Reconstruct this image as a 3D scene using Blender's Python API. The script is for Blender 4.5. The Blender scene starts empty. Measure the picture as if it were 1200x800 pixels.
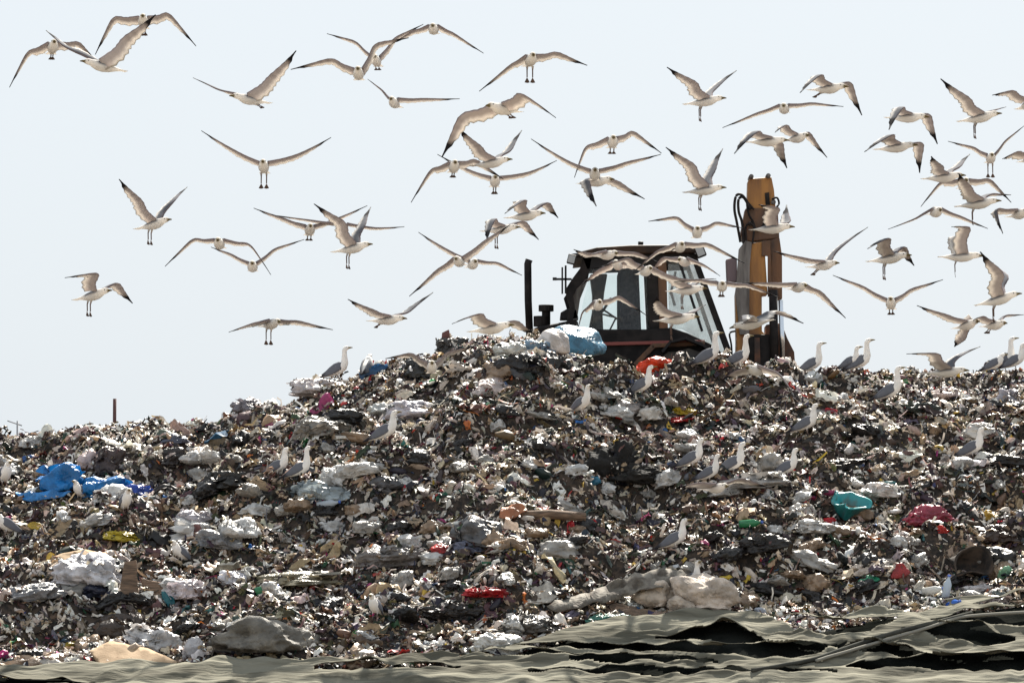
import bpy, math, random
import numpy as np
from mathutils import Vector, Matrix, noise as mn

R = math.radians
SC = bpy.context.scene
COL = SC.collection
rng = np.random.RandomState(7)
random.seed(7)

# ---------------------------------------------------------------- camera, sky, sun, exposure
CAM_Y, PITCH, F = -60.0, 3.43, 6000.0          # F: focal length in photo pixels (photo 1200 wide)
cam_d = bpy.data.cameras.new('camera'); cam = bpy.data.objects.new('camera', cam_d); COL.objects.link(cam)
cam_d.sensor_width = 36; cam_d.lens = 180; cam_d.clip_start = 1; cam_d.clip_end = 4000
cam.location = (0, CAM_Y, 0); cam.rotation_euler = (R(90 + PITCH), 0, 0)
SC.camera = cam
SUN_EL, SUN_AZ = 47.0, 12.0                     # azimuth measured from +Y (behind the mound) towards +X
w = bpy.data.worlds.new('World'); SC.world = w; w.use_nodes = True
nt = w.node_tree; bg = nt.nodes['Background']
sky = nt.nodes.new('ShaderNodeTexSky'); sky.sky_type = 'NISHITA'; sky.sun_disc = False
sky.sun_elevation = R(SUN_EL); sky.sun_rotation = R(SUN_AZ)
sky.air_density = 1.0; sky.dust_density = 4.0; sky.ozone_density = 1.5
mx = nt.nodes.new('ShaderNodeMix'); mx.data_type = 'RGBA'
mx.inputs['Factor'].default_value = 0.88
mx.inputs[7].default_value = (5.6, 6.13, 6.62, 1)   # thin white overcast veil over the blue
nt.links.new(sky.outputs[0], mx.inputs[6]); nt.links.new(mx.outputs[2], bg.inputs['Color'])
bg.inputs['Strength'].default_value = 0.050
sun_d = bpy.data.lights.new('sun', 'SUN'); sun_d.energy = 5.0; sun_d.angle = R(0.6); sun_d.color = (1, .94, .84)
sun = bpy.data.objects.new('sun', sun_d); COL.objects.link(sun)
_s = Vector((math.sin(R(SUN_AZ)) * math.cos(R(SUN_EL)), math.cos(R(SUN_AZ)) * math.cos(R(SUN_EL)), math.sin(R(SUN_EL))))
sun.rotation_euler = _s.to_track_quat('Z', 'Y').to_euler()
SC.view_settings.view_transform = 'Standard'; SC.view_settings.look = 'None'
SC.view_settings.exposure = 1.5; SC.view_settings.gamma = 1.0
SC.render.engine = 'CYCLES'

# ---------------------------------------------------------------- helpers
TH = R(PITCH)
def at(px, py, d):
    """world point seen at photo pixel (px,py), d metres in front of the camera along +Y"""
    a = (px - 600) / F; k = (400 - py) / F
    fy = math.cos(TH) - math.sin(TH) * k; fz = math.sin(TH) + math.cos(TH) * k
    t = d / fy
    return Vector((a * t, CAM_Y + d, fz * t))
def row_tan(py):
    k = (400 - py) / F
    return (math.sin(TH) + math.cos(TH) * k) / (math.cos(TH) - math.sin(TH) * k)

def nodes(m):
    m.use_nodes = True
    return m.node_tree, m.node_tree.nodes['Principled BSDF']
_mats = {}
def mat(name, col, rough=.7, col2=None, scale=8, metal=0, bump=0, bscale=30, transl=0, contrast=(.4, .6), spec=.5, aniso=None):
    if name in _mats: return _mats[name]
    m = bpy.data.materials.new(name); t, p = nodes(m)
    p.inputs['Roughness'].default_value = rough; p.inputs['Metallic'].default_value = metal
    p.inputs['Specular IOR Level'].default_value = spec
    p.inputs['Base Color'].default_value = (*col, 1)
    tc = t.nodes.new('ShaderNodeTexCoord')
    vec = tc.outputs['Object']
    if aniso:
        mp = t.nodes.new('ShaderNodeMapping'); mp.inputs['Scale'].default_value = aniso
        t.links.new(vec, mp.inputs[0]); vec = mp.outputs[0]
    if col2:
        n = t.nodes.new('ShaderNodeTexNoise'); n.inputs['Scale'].default_value = scale; n.inputs['Detail'].default_value = 6
        t.links.new(vec, n.inputs['Vector'])
        cr = t.nodes.new('ShaderNodeValToRGB'); cr.color_ramp.elements[0].position = contrast[0]; cr.color_ramp.elements[1].position = contrast[1]
        cr.color_ramp.elements[0].color = (*col, 1); cr.color_ramp.elements[1].color = (*col2, 1)
        t.links.new(n.outputs['Fac'], cr.inputs[0]); t.links.new(cr.outputs[0], p.inputs['Base Color'])
        base = cr.outputs[0]
    else: base = None
    if bump:
        n2 = t.nodes.new('ShaderNodeTexNoise'); n2.inputs['Scale'].default_value = bscale; n2.inputs['Detail'].default_value = 5
        t.links.new(vec, n2.inputs['Vector'])
        b = t.nodes.new('ShaderNodeBump'); b.inputs['Strength'].default_value = min(1, bump); b.inputs['Distance'].default_value = .02
        t.links.new(n2.outputs['Fac'], b.inputs['Height']); t.links.new(b.outputs[0], p.inputs['Normal'])
    if transl:
        tr = t.nodes.new('ShaderNodeBsdfTranslucent'); tr.inputs[0].default_value = (*col, 1)
        if base: t.links.new(base, tr.inputs[0])
        ms = t.nodes.new('ShaderNodeMixShader'); ms.inputs[0].default_value = transl
        t.links.new(p.outputs[0], ms.inputs[1]); t.links.new(tr.outputs[0], ms.inputs[2])
        t.links.new(ms.outputs[0], t.nodes['Material Output'].inputs[0])
    _mats[name] = m
    return m
def attr_mat(name, rough, transl=0, spec=.5, calm=False):
    m = bpy.data.materials.new(name); t, p = nodes(m)
    a = t.nodes.new('ShaderNodeAttribute'); a.attribute_name = 'Col'
    n = t.nodes.new('ShaderNodeTexNoise'); n.inputs['Scale'].default_value = 45; n.inputs['Detail'].default_value = 4
    mp = t.nodes.new('ShaderNodeMapRange'); mp.inputs[1].default_value = .3; mp.inputs[2].default_value = .7
    mp.inputs[3].default_value = .93 if calm else .72; mp.inputs[4].default_value = 1.04 if calm else 1.1
    if calm: n.inputs['Scale'].default_value = 22
    mu = t.nodes.new('ShaderNodeMix'); mu.data_type = 'RGBA'; mu.blend_type = 'MULTIPLY'; mu.inputs['Factor'].default_value = 1
    tc = t.nodes.new('ShaderNodeTexCoord'); t.links.new(tc.outputs['Object'], n.inputs['Vector'])
    t.links.new(n.outputs['Fac'], mp.inputs[0]); t.links.new(a.outputs['Color'], mu.inputs[6]); t.links.new(mp.outputs[0], mu.inputs[7])
    t.links.new(mu.outputs[2], p.inputs['Base Color'])
    p.inputs['Roughness'].default_value = rough; p.inputs['Specular IOR Level'].default_value = spec
    if transl:
        tr = t.nodes.new('ShaderNodeBsdfTranslucent'); t.links.new(mu.outputs[2], tr.inputs[0])
        ms = t.nodes.new('ShaderNodeMixShader'); ms.inputs[0].default_value = transl
        t.links.new(p.outputs[0], ms.inputs[1]); t.links.new(tr.outputs[0], ms.inputs[2])
        t.links.new(ms.outputs[0], t.nodes['Material Output'].inputs[0])
    return m

def link(name, me, m=None, parent=None, smooth=True, kind=None):
    o = bpy.data.objects.new(name, me); COL.objects.link(o)
    if m: me.materials.append(m)
    if smooth: me.shade_smooth()
    if parent: o.parent = parent
    if kind: o['kind'] = kind
    return o
def tag(o, label, cat, group=None):
    o['label'] = label; o['category'] = cat
    if group: o['group'] = group
    return o
def empty(name, loc, label, cat, group=None):
    o = bpy.data.objects.new(name, None); COL.objects.link(o); o.location = loc; o.empty_display_size = .2
    return tag(o, label, cat, group)

class MB:
    """mesh builder in the coordinates of one object"""
    def __init__(s, org=(0, 0, 0)): s.v = []; s.f = []; s.o = Vector(org)
    def add(s, vs, fs):
        k = len(s.v); s.v += [Vector(v) - s.o for v in vs]; s.f += [tuple(i + k for i in f) for f in fs]; return s
    def box(s, c, d, rot=None):
        vs = []
        for x in (-.5, .5):
            for y in (-.5, .5):
                for z in (-.5, .5):
                    q = Vector((x * d[0], y * d[1], z * d[2]))
                    if rot: q = rot @ q
                    vs.append(Vector(c) + q)
        return s.add(vs, [(0, 1, 3, 2), (4, 6, 7, 5), (0, 4, 5, 1), (2, 3, 7, 6), (0, 2, 6, 4), (1, 5, 7, 3)])
    def prism(s, pts, y0, y1):
        """pts: world (x,z) outline, extruded between y0 and y1"""
        n = len(pts)
        vs = [Vector((p[0], y0, p[1])) for p in pts] + [Vector((p[0], y1, p[1])) for p in pts]
        fs = [tuple(range(n)), tuple(range(2 * n - 1, n - 1, -1))] + [(i, i + n, (i + 1) % n + n, (i + 1) % n) for i in range(n)]
        return s.add(vs, fs)
    def tube(s, pts, r, n=8, r2=None, cap=True):
        pts = [Vector(p) for p in pts]; vs = []; fs = []
        m = len(pts)
        for i, p in enumerate(pts):
            d = (pts[min(i + 1, m - 1)] - pts[max(i - 1, 0)]).normalized()
            a = Vector((0, 0, 1)) if abs(d.z) < .9 else Vector((1, 0, 0))
            u = d.cross(a).normalized(); v = d.cross(u)
            rr = r if r2 is None else r + (r2 - r) * i / (m - 1)
            for k in range(n):
                t = 2 * math.pi * k / n; vs.append(p + (u * math.cos(t) + v * math.sin(t)) * rr)
        for i in range(m - 1):
            for k in range(n):
                fs.append((i * n + k, i * n + (k + 1) % n, (i + 1) * n + (k + 1) % n, (i + 1) * n + k))
        if cap: fs += [tuple(range(n - 1, -1, -1)), tuple(range((m - 1) * n, m * n))]
        return s.add(vs, fs)
    def disc_wheel(s, c, r, w_, n=28, tread=0):
        """cylinder about the Y axis"""
        vs = []; fs = []
        prof = [(-w_ / 2, r * .55), (-w_ / 2, r * .9), (-w_ / 2 * .8, r), (w_ / 2 * .8, r), (w_ / 2, r * .9), (w_ / 2, r * .55)]
        for i in range(n):
            t = 2 * math.pi * i / n
            for j, (y, q) in enumerate(prof):
                q2 = q + (tread if (i % 2 and j in (2, 3)) else 0)
                vs.append(Vector(c) + Vector((math.cos(t) * q2, y, math.sin(t) * q2)))
        k = len(prof)
        for i in range(n):
            for j in range(k):
                a = i * k + j; b = i * k + (j + 1) % k; c2 = ((i + 1) % n) * k + (j + 1) % k; d = ((i + 1) % n) * k + j
                fs.append((a, b, c2, d))
        return s.add(vs, fs)
    def build(s, name, m, parent=None, smooth=False, bevel=0):
        me = bpy.data.meshes.new(name); me.from_pydata([tuple(v) for v in s.v], [], s.f); me.update()
        o = link(name, me, m, parent, smooth)
        if bevel:
            b = o.modifiers.new('b', 'BEVEL'); b.width = bevel; b.segments = 2; b.limit_method = 'ANGLE'
        return o

def np_mesh(name, V, Q, cols=None):
    """V (n,3), Q (m,4) quads"""
    me = bpy.data.meshes.new(name)
    me.vertices.add(len(V)); me.vertices.foreach_set('co', np.asarray(V, dtype=np.float32).ravel())
    nq, k = Q.shape
    me.loops.add(nq * k); me.loops.foreach_set('vertex_index', Q.astype(np.int32).ravel())
    me.polygons.add(nq); me.polygons.foreach_set('loop_start', np.arange(0, nq * k, k, dtype=np.int32))
    me.polygons.foreach_set('loop_total', np.full(nq, k, dtype=np.int32))
    me.update(); me.validate()
    if cols is not None:
        a = me.color_attributes.new('Col', 'FLOAT_COLOR', 'POINT')
        c = np.ones((len(V), 4), np.float32); c[:, :3] = cols; a.data.foreach_set('color', c.ravel())
    return me

# ---------------------------------------------------------------- terrain
CREST_ = [(-1400, 560), (-600, 540), (-200, 525), (0, 517), (60, 512), (130, 508), (200, 503), (250, 494), (290, 480), (345, 472), (375, 458), (400, 450), (430, 440),
         (470, 430), (520, 420), (550, 407), (600, 398), (640, 400), (680, 414), (715, 428), (760, 436), (860, 438), (1000, 438), (1060, 434), (1200, 438), (1500, 445), (2400, 470)]
CREST = [(a, b + (3 if 520 < a < 700 else 9)) for a, b in CREST_]
cx_ = np.array([(p[0] - 600) / F * 60 for p in CREST]); cz_ = np.array([60 * row_tan(p[1]) for p in CREST])
Y0 = -9.0
Z_TOE = -0.32
def vnoise(X, Y, seed=0):
    """smooth value noise, numpy"""
    xi = np.floor(X).astype(int); yi = np.floor(Y).astype(int); fx = X - xi; fy = Y - yi
    fx = fx * fx * (3 - 2 * fx); fy = fy * fy * (3 - 2 * fy)
    def h(a, b):
        n = (a * 374761393 + b * 668265263 + seed * 974634777) & 0x7fffffff
        n = ((n ^ (n >> 13)) * 1274126177) & 0x7fffffff
        return ((n ^ (n >> 16)) & 0xffff) / 65535.0
    return (h(xi, yi) * (1 - fx) + h(xi + 1, yi) * fx) * (1 - fy) + (h(xi, yi + 1) * (1 - fx) + h(xi + 1, yi + 1) * fx) * fy - .5
def Hbase(X, Y):
    c = np.interp(X, cx_, cz_)
    t = np.clip((Y - Y0) / (0 - Y0), 0, 1)
    z = Z_TOE + (c - Z_TOE) * t * (1.25 - .25 * t ** 4)
    z = np.where(Y < Y0, Z_TOE + (Y - Y0) * .36, z)
    # behind the crest: a short drop to the tipping platform
    b = np.clip((Y - .4) / 2.0, 0, 1); b = b * b * (3 - 2 * b)
    z = z * (1 - b) + np.minimum(2.25, c) * b
    e = np.clip((Y - 40) / 14, 0, 1); z = z * (1 - e) - 1.65 * e
    s = np.clip((np.abs(X) - 26) / 10, 0, 1); z = z * (1 - s) - 1.65 * s
    return np.maximum(z, -1.65)
YT = None
def Hf(X, Y):
    X = np.asarray(X, float); Y = np.asarray(Y, float)
    z = Hbase(X, Y)
    amp = (np.clip((Y - np.interp(X, YT[0], YT[1]) - .05) / 1.0, .06, 1) if YT is not None else np.clip((Y + 12) / 3, 0, 1)) * np.clip((3.5 - Y) / 3, .25, 1) * np.clip((34 - np.abs(X)) / 4, 0, 1)
    fall = np.clip((-Y) / 1.2, .35, 1)     # gentler right at the crest line
    z = z + amp * fall * (.36 * vnoise(X * .8 + 3, Y * 1.1, 1) + .36 * vnoise(X * 1.5, Y * 2.4, 2)) + amp * (.24 * vnoise(X * 3.2, Y * 5, 3) + .11 * vnoise(X * 8, Y * 11, 4))
    return z
def H1(x, y): return float(Hf(np.array([x]), np.array([y]))[0])
def hit(px, py, y_start=-12.0, y_end=1.0):
    """first place where the sight line through a pixel meets the litter slope"""
    ys = np.arange(y_start, y_end, .02); d = ys - CAM_Y
    xs = (px - 600) / F * d * 1.0016; zs = row_tan(py) * d
    g = Hf(xs, ys) >= zs
    if g.any(): i = int(np.argmax(g))
    else: i = int(np.argmin(np.where(ys > -2, zs - Hf(xs, ys), 99)))
    return Vector((float(xs[i]), float(ys[i]), float(Hf(xs[i:i + 1], ys[i:i + 1])[0])))

def grid_mesh(name, xs, ys, fn):
    X, Y = np.meshgrid(xs, ys); Z = fn(X, Y)
    V = np.stack([X, Y, Z], -1).reshape(-1, 3); nx, ny = len(xs), len(ys)
    i = (np.arange(ny - 1)[:, None] * nx + np.arange(nx - 1)[None]).ravel()
    return np_mesh(name, V, np.stack([i, i + 1, i + 1 + nx, i + nx], 1))
m_ground = mat('dry_earth', (.20, .16, .115), .95, (.30, .25, .18), 3, bump=.6, bscale=4)
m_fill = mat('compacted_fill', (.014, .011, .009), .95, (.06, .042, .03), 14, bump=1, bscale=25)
# one ground sheet out to the horizon
me = grid_mesh('ground', np.r_[-1800, -600, -200, np.linspace(-80, 80, 41), 200, 600, 1800], np.r_[-400, -160, np.linspace(-75, 80, 40), 300, 1000, 2500],
               lambda X, Y: -1.7 + .12 * vnoise(X * .1, Y * .1, 9))
link('ground', me, m_ground, kind='structure')
xs = np.r_[np.linspace(-37, -10, 60), np.linspace(-9.9, 9.9, 320), np.linspace(10, 37, 60)]
ys = np.r_[np.linspace(-15, -10.6, 20), np.linspace(-10.5, 2.5, 240), np.linspace(2.7, 57, 60)]

# top edge of the liner in the photo, traced along its length
TARP = [(-700, 812), (0, 797), (100, 795), (250, 792), (400, 788), (520, 783), (580, 778), (620, 765), (660, 752), (700, 744), (780, 737), (850, 730), (900, 736), (960, 744), (1000, 734),
        (1060, 724), (1110, 718), (1160, 718), (1200, 713), (1500, 700), (1900, 690)]
def base_hit(PX, ROW):
    """sight lines against the smooth slope, vectorised"""
    PX = np.asarray(PX, float); ROW = np.asarray(ROW, float); k = (400 - ROW) / F
    tn = (math.sin(TH) + math.cos(TH) * k) / (math.cos(TH) - math.sin(TH) * k)
    lo = np.full(PX.shape, -13.5); hi = np.full(PX.shape, -.5)
    for _ in range(34):
        mid = (lo + hi) / 2; d = mid - CAM_Y; below = Hbase((PX - 600) / F * d * 1.0016, mid) >= tn * d
        hi = np.where(below, mid, hi); lo = np.where(below, lo, mid)
    return (PX - 600) / F * (hi - CAM_Y) * 1.0016, hi
_px = np.arange(-700, 1920, 10.); _row = np.interp(_px, [p[0] for p in TARP], [p[1] for p in TARP])
for _ in range(2): _row = np.convolve(np.pad(_row, 1, mode='edge'), [.25, .5, .25], 'valid')
tx, tyb = base_hit(_px, _row); YT = (tx, tyb)
def Yb(X): return np.interp(X, tx, tyb)
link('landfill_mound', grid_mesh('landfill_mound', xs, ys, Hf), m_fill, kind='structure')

# ---------------------------------------------------------------- loose litter (uncountable) as one object
PAL = [((.66, .58, .49), 20), ((.86, .81, .75), 22), ((.36, .31, .26), 9), ((.42, .30, .19), 11), ((.17, .10, .065), 15), ((.07, .045, .032), 19),  # litter colours; the heavy dark shares also paint in shade between scraps
       ((.014, .012, .012), 24), ((.15, .14, .155), 4), ((.58, .42, .37), 4), ((.22, .22, .23), 2.5), ((.06, .10, .24), .7), ((.06, .20, .20), .8), ((.03, .18, .08), .9),
       ((.48, .035, .035), 1.2), ((.52, .35, .05), .7), ((.50, .15, .03), .6), ((.38, .04, .16), .7), ((.04, .16, .45), .3), ((.62, .52, .38), 6)]
pc = np.array([p[0] for p in PAL]); pw = np.array([p[1] for p in PAL], float); pw /= pw.sum()
def make_litter(n, xr, yr, smin, smax, mode, lift=.5, pts=None):
    """n crumpled scraps: (V, Q, cols)"""
    x = rng.uniform(*xr, n); y = rng.uniform(*yr, n)
    if pts is not None: x, y = pts[:, 0], pts[:, 1]
    keep = (y > Yb(x) - .04) if pts is None else (y > Yb(x) + .05); x = x[keep]; y = y[keep]; n = len(x)
    z = Hf(x, y) if pts is None else pts[keep, 2]
    e = .05
    nx = -(Hf(x + e, y) - Hf(x - e, y)) / (2 * e); ny = -(Hf(x, y + e) - Hf(x, y - e)) / (2 * e)
    N = np.stack([nx, ny, np.ones(n)], 1); N += rng.normal(0, lift, (n, 3)); N /= np.linalg.norm(N, axis=1)[:, None]
    A = rng.normal(0, .55, (n, 3)); A[:, 1] += 1.0; A[:, 2] *= .3; T = np.cross(N, A); T /= np.linalg.norm(T, axis=1)[:, None]; B = np.cross(N, T)
    s = np.exp(rng.uniform(np.log(smin), np.log(smax), n)); asp = rng.uniform(.22, .62, n)
    crest = np.clip((-y - .2) / 1.2, .45, 1); s = s * np.where(s > .05, crest, 1)
    if mode == 'bigsheet':
        k = 8; g = np.linspace(-1, 1, k); U, W = np.meshgrid(g, g); U = U.ravel(); W = W.ravel()
        rr = np.sqrt(U ** 2 + W ** 2); q_ = 1 / np.maximum(1, rr * .92)
        ph = rng.uniform(0, 50, (n, 1)); ph2 = rng.uniform(0, 50, (n, 1)); st = rng.uniform(1.2, 2.6, (n, 1))
        u = (U * q_)[None] + .45 * vnoise(U[None] * 1.3 + ph, W[None] * 1.3 + ph2, 5); v = (W * q_)[None] + .45 * vnoise(U[None] * 1.3 + ph2, W[None] * 1.3 + ph, 6)
        h = .75 * vnoise(U[None] * st + ph, W[None] * st * 1.3 + ph2, 7) + .35 * vnoise(U[None] * 3.3 + ph2, W[None] * 4 + ph, 8) - .3 * (rr ** 2)[None] * rng.uniform(0, 1.4, (n, 1))
        i = (np.arange(k - 1)[:, None] * k + np.arange(k - 1)[None]).ravel(); q = np.stack([i, i + 1, i + 1 + k, i + k], 1)
    elif mode == 'sheet':
        k = 4; g = np.linspace(-1, 1, k); U, W = np.meshgrid(g, g); U = U.ravel(); W = W.ravel()
        u = U[None] + rng.normal(0, .22, (n, k * k)); v = W[None] + rng.normal(0, .22, (n, k * k)); h = rng.normal(0, .34, (n, k * k))
        h -= .25 * (U ** 2 + W ** 2)[None] * rng.uniform(-.4, 1.6, (n, 1))
        i = (np.arange(k - 1)[:, None] * k + np.arange(k - 1)[None]).ravel(); q = np.stack([i, i + 1, i + 1 + k, i + k], 1)
    elif mode == 'lump':
        # rounded box of 3 rings plus collapsed caps
        k = 6; a = np.arange(k) * 2 * np.pi / k
        rings = [(-1, .15), (-.7, .75), (0, 1), (.7, .75), (1, .15)]
        U = np.concatenate([np.full(k, r[0]) for r in rings]); Wc = np.concatenate([np.cos(a) * r[1] for r in rings]); Hc = np.concatenate([np.sin(a) * r[1] for r in rings])
        m_ = len(U); u = U[None] * 1.2 + rng.normal(0, .12, (n, m_)); v = Wc[None] + rng.normal(0, .16, (n, m_)); h = Hc[None] * rng.uniform(.4, .9, (n, 1)) + rng.normal(0, .12, (n, m_))
        q = []
        for r_ in range(4):
            for j in range(k): q.append((r_ * k + j, r_ * k + (j + 1) % k, (r_ + 1) * k + (j + 1) % k, (r_ + 1) * k + j))
        q = np.array(q)
    else:   # strips and sticks
        k = 5; g = np.linspace(-1, 1, k); U = np.repeat(g, 2); W = np.tile([-1, 1], k)
        u = U[None] * 1.8 + rng.normal(0, .1, (n, 2 * k)); bend = rng.normal(0, .5, (n, 1)); v = W[None] * .22 + bend * (U ** 2)[None] + rng.normal(0, .05, (n, 2 * k))
        h = rng.normal(0, .25, (n, k)).repeat(2, 1) + W[None] * .12
        q = np.array([(2 * i, 2 * i + 1, 2 * i + 3, 2 * i + 2) for i in range(k - 1)])
    P = np.stack([x, y, z + s * rng.uniform(-.2, .5, n) + (np.maximum(0, vnoise(x * 9, y * 14, 31)) * .13 + np.maximum(0, vnoise(x * 3.7, y * 7, 32)) * .12 if pts is None else 0)], 1)
    V = P[:, None] + (u[..., None] * T[:, None] + (v * asp[:, None])[..., None] * B[:, None] + h[..., None] * N[:, None]) * s[:, None, None]
    m_ = V.shape[1]
    Q = (q[None] + (np.arange(n) * m_)[:, None, None]).reshape(-1, 4)
    # colours drift from place to place: dark earthy bands and pale plastic bands
    band = vnoise(x * .9, y * 1.3, 21) + .5 * vnoise(x * 2.5, y * 3.5, 22)
    ci = rng.choice(len(PAL), n, p=pw); c = pc[ci].copy(); dk = c.max(1) < .3; c[dk] *= .7
    dull = (band < -.12) & (rng.rand(n) < .55); c[dull] = pc[rng.choice([3, 4, 5, 6], dull.sum())]
    c *= rng.uniform(.7, 1.12, (n, 1)); c += rng.normal(0, .012, (n, 3)); c = np.clip(c, .01, .85)
    C = np.repeat(c[:, None], m_, 1)
    return V.reshape(-1, 3), Q, C.reshape(-1, 3)
XR, YR = (-6.9, 6.9), (-10.6, .7)
parts = [make_litter(62000, XR, YR, .013, .038, 'sheet', .5), make_litter(26000, XR, YR, .03, .066, 'sheet', .42), make_litter(1500, XR, YR, .08, .18, 'bigsheet', .28),
         make_litter(8500, XR, YR, .045, .10, 'bigsheet', .42),
         make_litter(9000, XR, YR, .012, .035, 'lump', .5), make_litter(260, XR, YR, .05, .10, 'lump', .4), make_litter(17000, XR, YR, .02, .075, 'strip', .5),
         make_litter(3500, (-13, -6.9), YR, .04, .16, 'sheet', .5), make_litter(3500, (6.9, 13), YR, .04, .16, 'sheet', .5),
         make_litter(2500, (-13, 13), (.7, 8), .05, .16, 'sheet', .5)]

# ---------------------------------------------------------------- the liner at the foot of the mound
m_liner = mat('geotextile', (.09, .085, .066), .95, (.20, .19, .15), 2.2, bump=1, bscale=9, aniso=(.3, 2.5, 2.5), spec=.05)
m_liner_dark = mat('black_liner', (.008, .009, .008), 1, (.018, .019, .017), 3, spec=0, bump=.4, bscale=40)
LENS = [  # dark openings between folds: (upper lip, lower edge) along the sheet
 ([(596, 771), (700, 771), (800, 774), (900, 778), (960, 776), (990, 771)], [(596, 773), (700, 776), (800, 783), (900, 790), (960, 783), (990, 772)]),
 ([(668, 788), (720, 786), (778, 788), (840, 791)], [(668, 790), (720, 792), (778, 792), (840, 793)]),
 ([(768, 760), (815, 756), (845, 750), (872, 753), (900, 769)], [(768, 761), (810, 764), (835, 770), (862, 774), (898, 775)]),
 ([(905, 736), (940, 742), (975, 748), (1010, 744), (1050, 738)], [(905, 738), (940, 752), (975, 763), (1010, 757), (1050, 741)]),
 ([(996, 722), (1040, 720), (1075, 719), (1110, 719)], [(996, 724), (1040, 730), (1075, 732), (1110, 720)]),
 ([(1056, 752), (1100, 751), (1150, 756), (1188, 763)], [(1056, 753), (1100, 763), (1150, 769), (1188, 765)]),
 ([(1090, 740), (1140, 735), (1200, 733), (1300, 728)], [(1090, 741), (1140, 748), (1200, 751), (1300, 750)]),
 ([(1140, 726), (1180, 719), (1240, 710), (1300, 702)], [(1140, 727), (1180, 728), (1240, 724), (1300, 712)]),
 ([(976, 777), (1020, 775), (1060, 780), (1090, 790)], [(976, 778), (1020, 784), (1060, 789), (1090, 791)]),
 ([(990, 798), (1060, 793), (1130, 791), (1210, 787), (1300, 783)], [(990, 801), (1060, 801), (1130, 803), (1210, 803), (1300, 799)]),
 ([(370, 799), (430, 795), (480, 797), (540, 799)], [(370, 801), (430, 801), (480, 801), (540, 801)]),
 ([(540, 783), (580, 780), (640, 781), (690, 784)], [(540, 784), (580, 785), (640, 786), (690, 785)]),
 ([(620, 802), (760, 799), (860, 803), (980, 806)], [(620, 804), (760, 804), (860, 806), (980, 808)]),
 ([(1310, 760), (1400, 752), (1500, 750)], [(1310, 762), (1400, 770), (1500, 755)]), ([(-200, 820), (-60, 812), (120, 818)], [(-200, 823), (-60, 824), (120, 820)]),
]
def sheet(name, m, lift, gaps, nr, step, thick):
    PXs = np.arange(-420, 1640, step); top = np.interp(PXs, _px, _row)
    t = np.linspace(0, 1, nr) ** 1.15; PX = np.repeat(PXs[None], nr, 0); ROW = top[None] - (1.5 if gaps else -1) + (960 - top[None]) * t[:, None]
    X, Y = base_hit(PX, ROW); S = ROW + (PX - 600) * .055            # folds climb to the right
    lip = np.zeros_like(X); hole = np.zeros_like(X, bool)
    wob = 1.5 * vnoise(PX / 70., ROW / 9., 77)
    for up, lw in LENS:
        ax_, au = zip(*up); bx_, bl = zip(*lw); U = np.interp(PX, ax_, au) + wob; L = np.interp(PX, bx_, bl) + wob * .6
        ins = (PX > ax_[0]) & (PX < ax_[-1]); end = np.clip(np.minimum(PX - ax_[0], ax_[-1] - PX) / 40., 0, 1) * ins
        th = np.clip((L - U) / 10, .2, 1)
        lip = np.maximum(lip, end * th * np.exp(-np.clip(U - ROW, 0, 99) / 7.) * (ROW <= U + 1)); hole |= ins & (ROW > U) & (ROW < L)
        lip = np.maximum(lip, .35 * end * np.exp(-np.abs(ROW - L - 2) / 3.) * (ROW >= L))
    r1 = .5 - np.abs(vnoise(PX / 150. + .8 * wob / 9, S / 11., 71)) * 2; r2 = .5 - np.abs(vnoise(PX / 88. + S / 21., S / 6. + PX / 170. + wob, 72)) * 2
    r3 = vnoise(PX / 22. + S / 30, S / 2.6, 73); r4 = vnoise((PX + 2.2 * ROW) / 26., (ROW - .5 * PX) / 13., 74)
    Z = Hbase(X, Y) + lift
    if gaps: Z = Z + .085 * lip + (.035 * r1 + .042 * r2 + .022 * r3 + .05 * r4) + .06 * vnoise(PX / 190., S / 32., 75); Y = Y - .07 * lip
    else: Z = Z + .02 * r2 + .01 * r3
    Z = np.maximum(Z, Hf(X, np.maximum(Y, -13)) + lift * .5)
    V = np.stack([X, Y, Z], -1).reshape(-1, 3); nx = len(PXs); ns = nr
    i = (np.arange(ns - 1)[:, None] * nx + np.arange(nx - 1)[None]).ravel(); Q = np.stack([i + nx, i + 1 + nx, i + 1, i], 1)
    if gaps: Q = Q[~(hole.ravel()[Q].any(1))]
    o = link(name, np_mesh(name, V, Q), m); so = o.modifiers.new('s', 'SOLIDIFY'); so.thickness = thick; so.offset = -1
    return o
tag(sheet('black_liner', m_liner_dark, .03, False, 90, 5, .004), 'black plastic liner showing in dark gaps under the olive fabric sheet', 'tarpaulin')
tag(sheet('ground_liner', m_liner, .13, True, 230, 1.6, .005), 'big creased olive grey fabric sheet spread along the foot of the litter slope', 'tarpaulin')
def rope(name, pxs, r, m, label, cat, lift=.1):
    pts = []
    for i in range(len(pxs) - 1):
        for t in np.linspace(0, 1, 14, endpoint=False):
            pts.append(hit(pxs[i][0] * (1 - t) + pxs[i + 1][0] * t, pxs[i][1] * (1 - t) + pxs[i + 1][1] * t + 10, -14, -3))
    P = np.array([tuple(p) for p in pts])
    for _ in range(14): P[1:-1] = (P[:-2] + P[1:-1] * 2 + P[2:]) / 4
    P[:, 2] = np.maximum(P[:, 2], Hf(P[:, 0], P[:, 1])) + lift
    org = P[0]; b = MB(org).tube(P, r, 8); o = b.build(name, m, None, True); o.location = org
    return tag(o, label, cat)
rope('hose', [(880, 802), (950, 790), (1000, 772), (1050, 756), (1100, 744), (1140, 734)], .024, mat('dark_hose', (.04, .04, .035), .9, (.07, .07, .06), 5, spec=.05), 'dark hose lying diagonally across the creased fabric sheet, upper of two', 'hose', .22)
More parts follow.
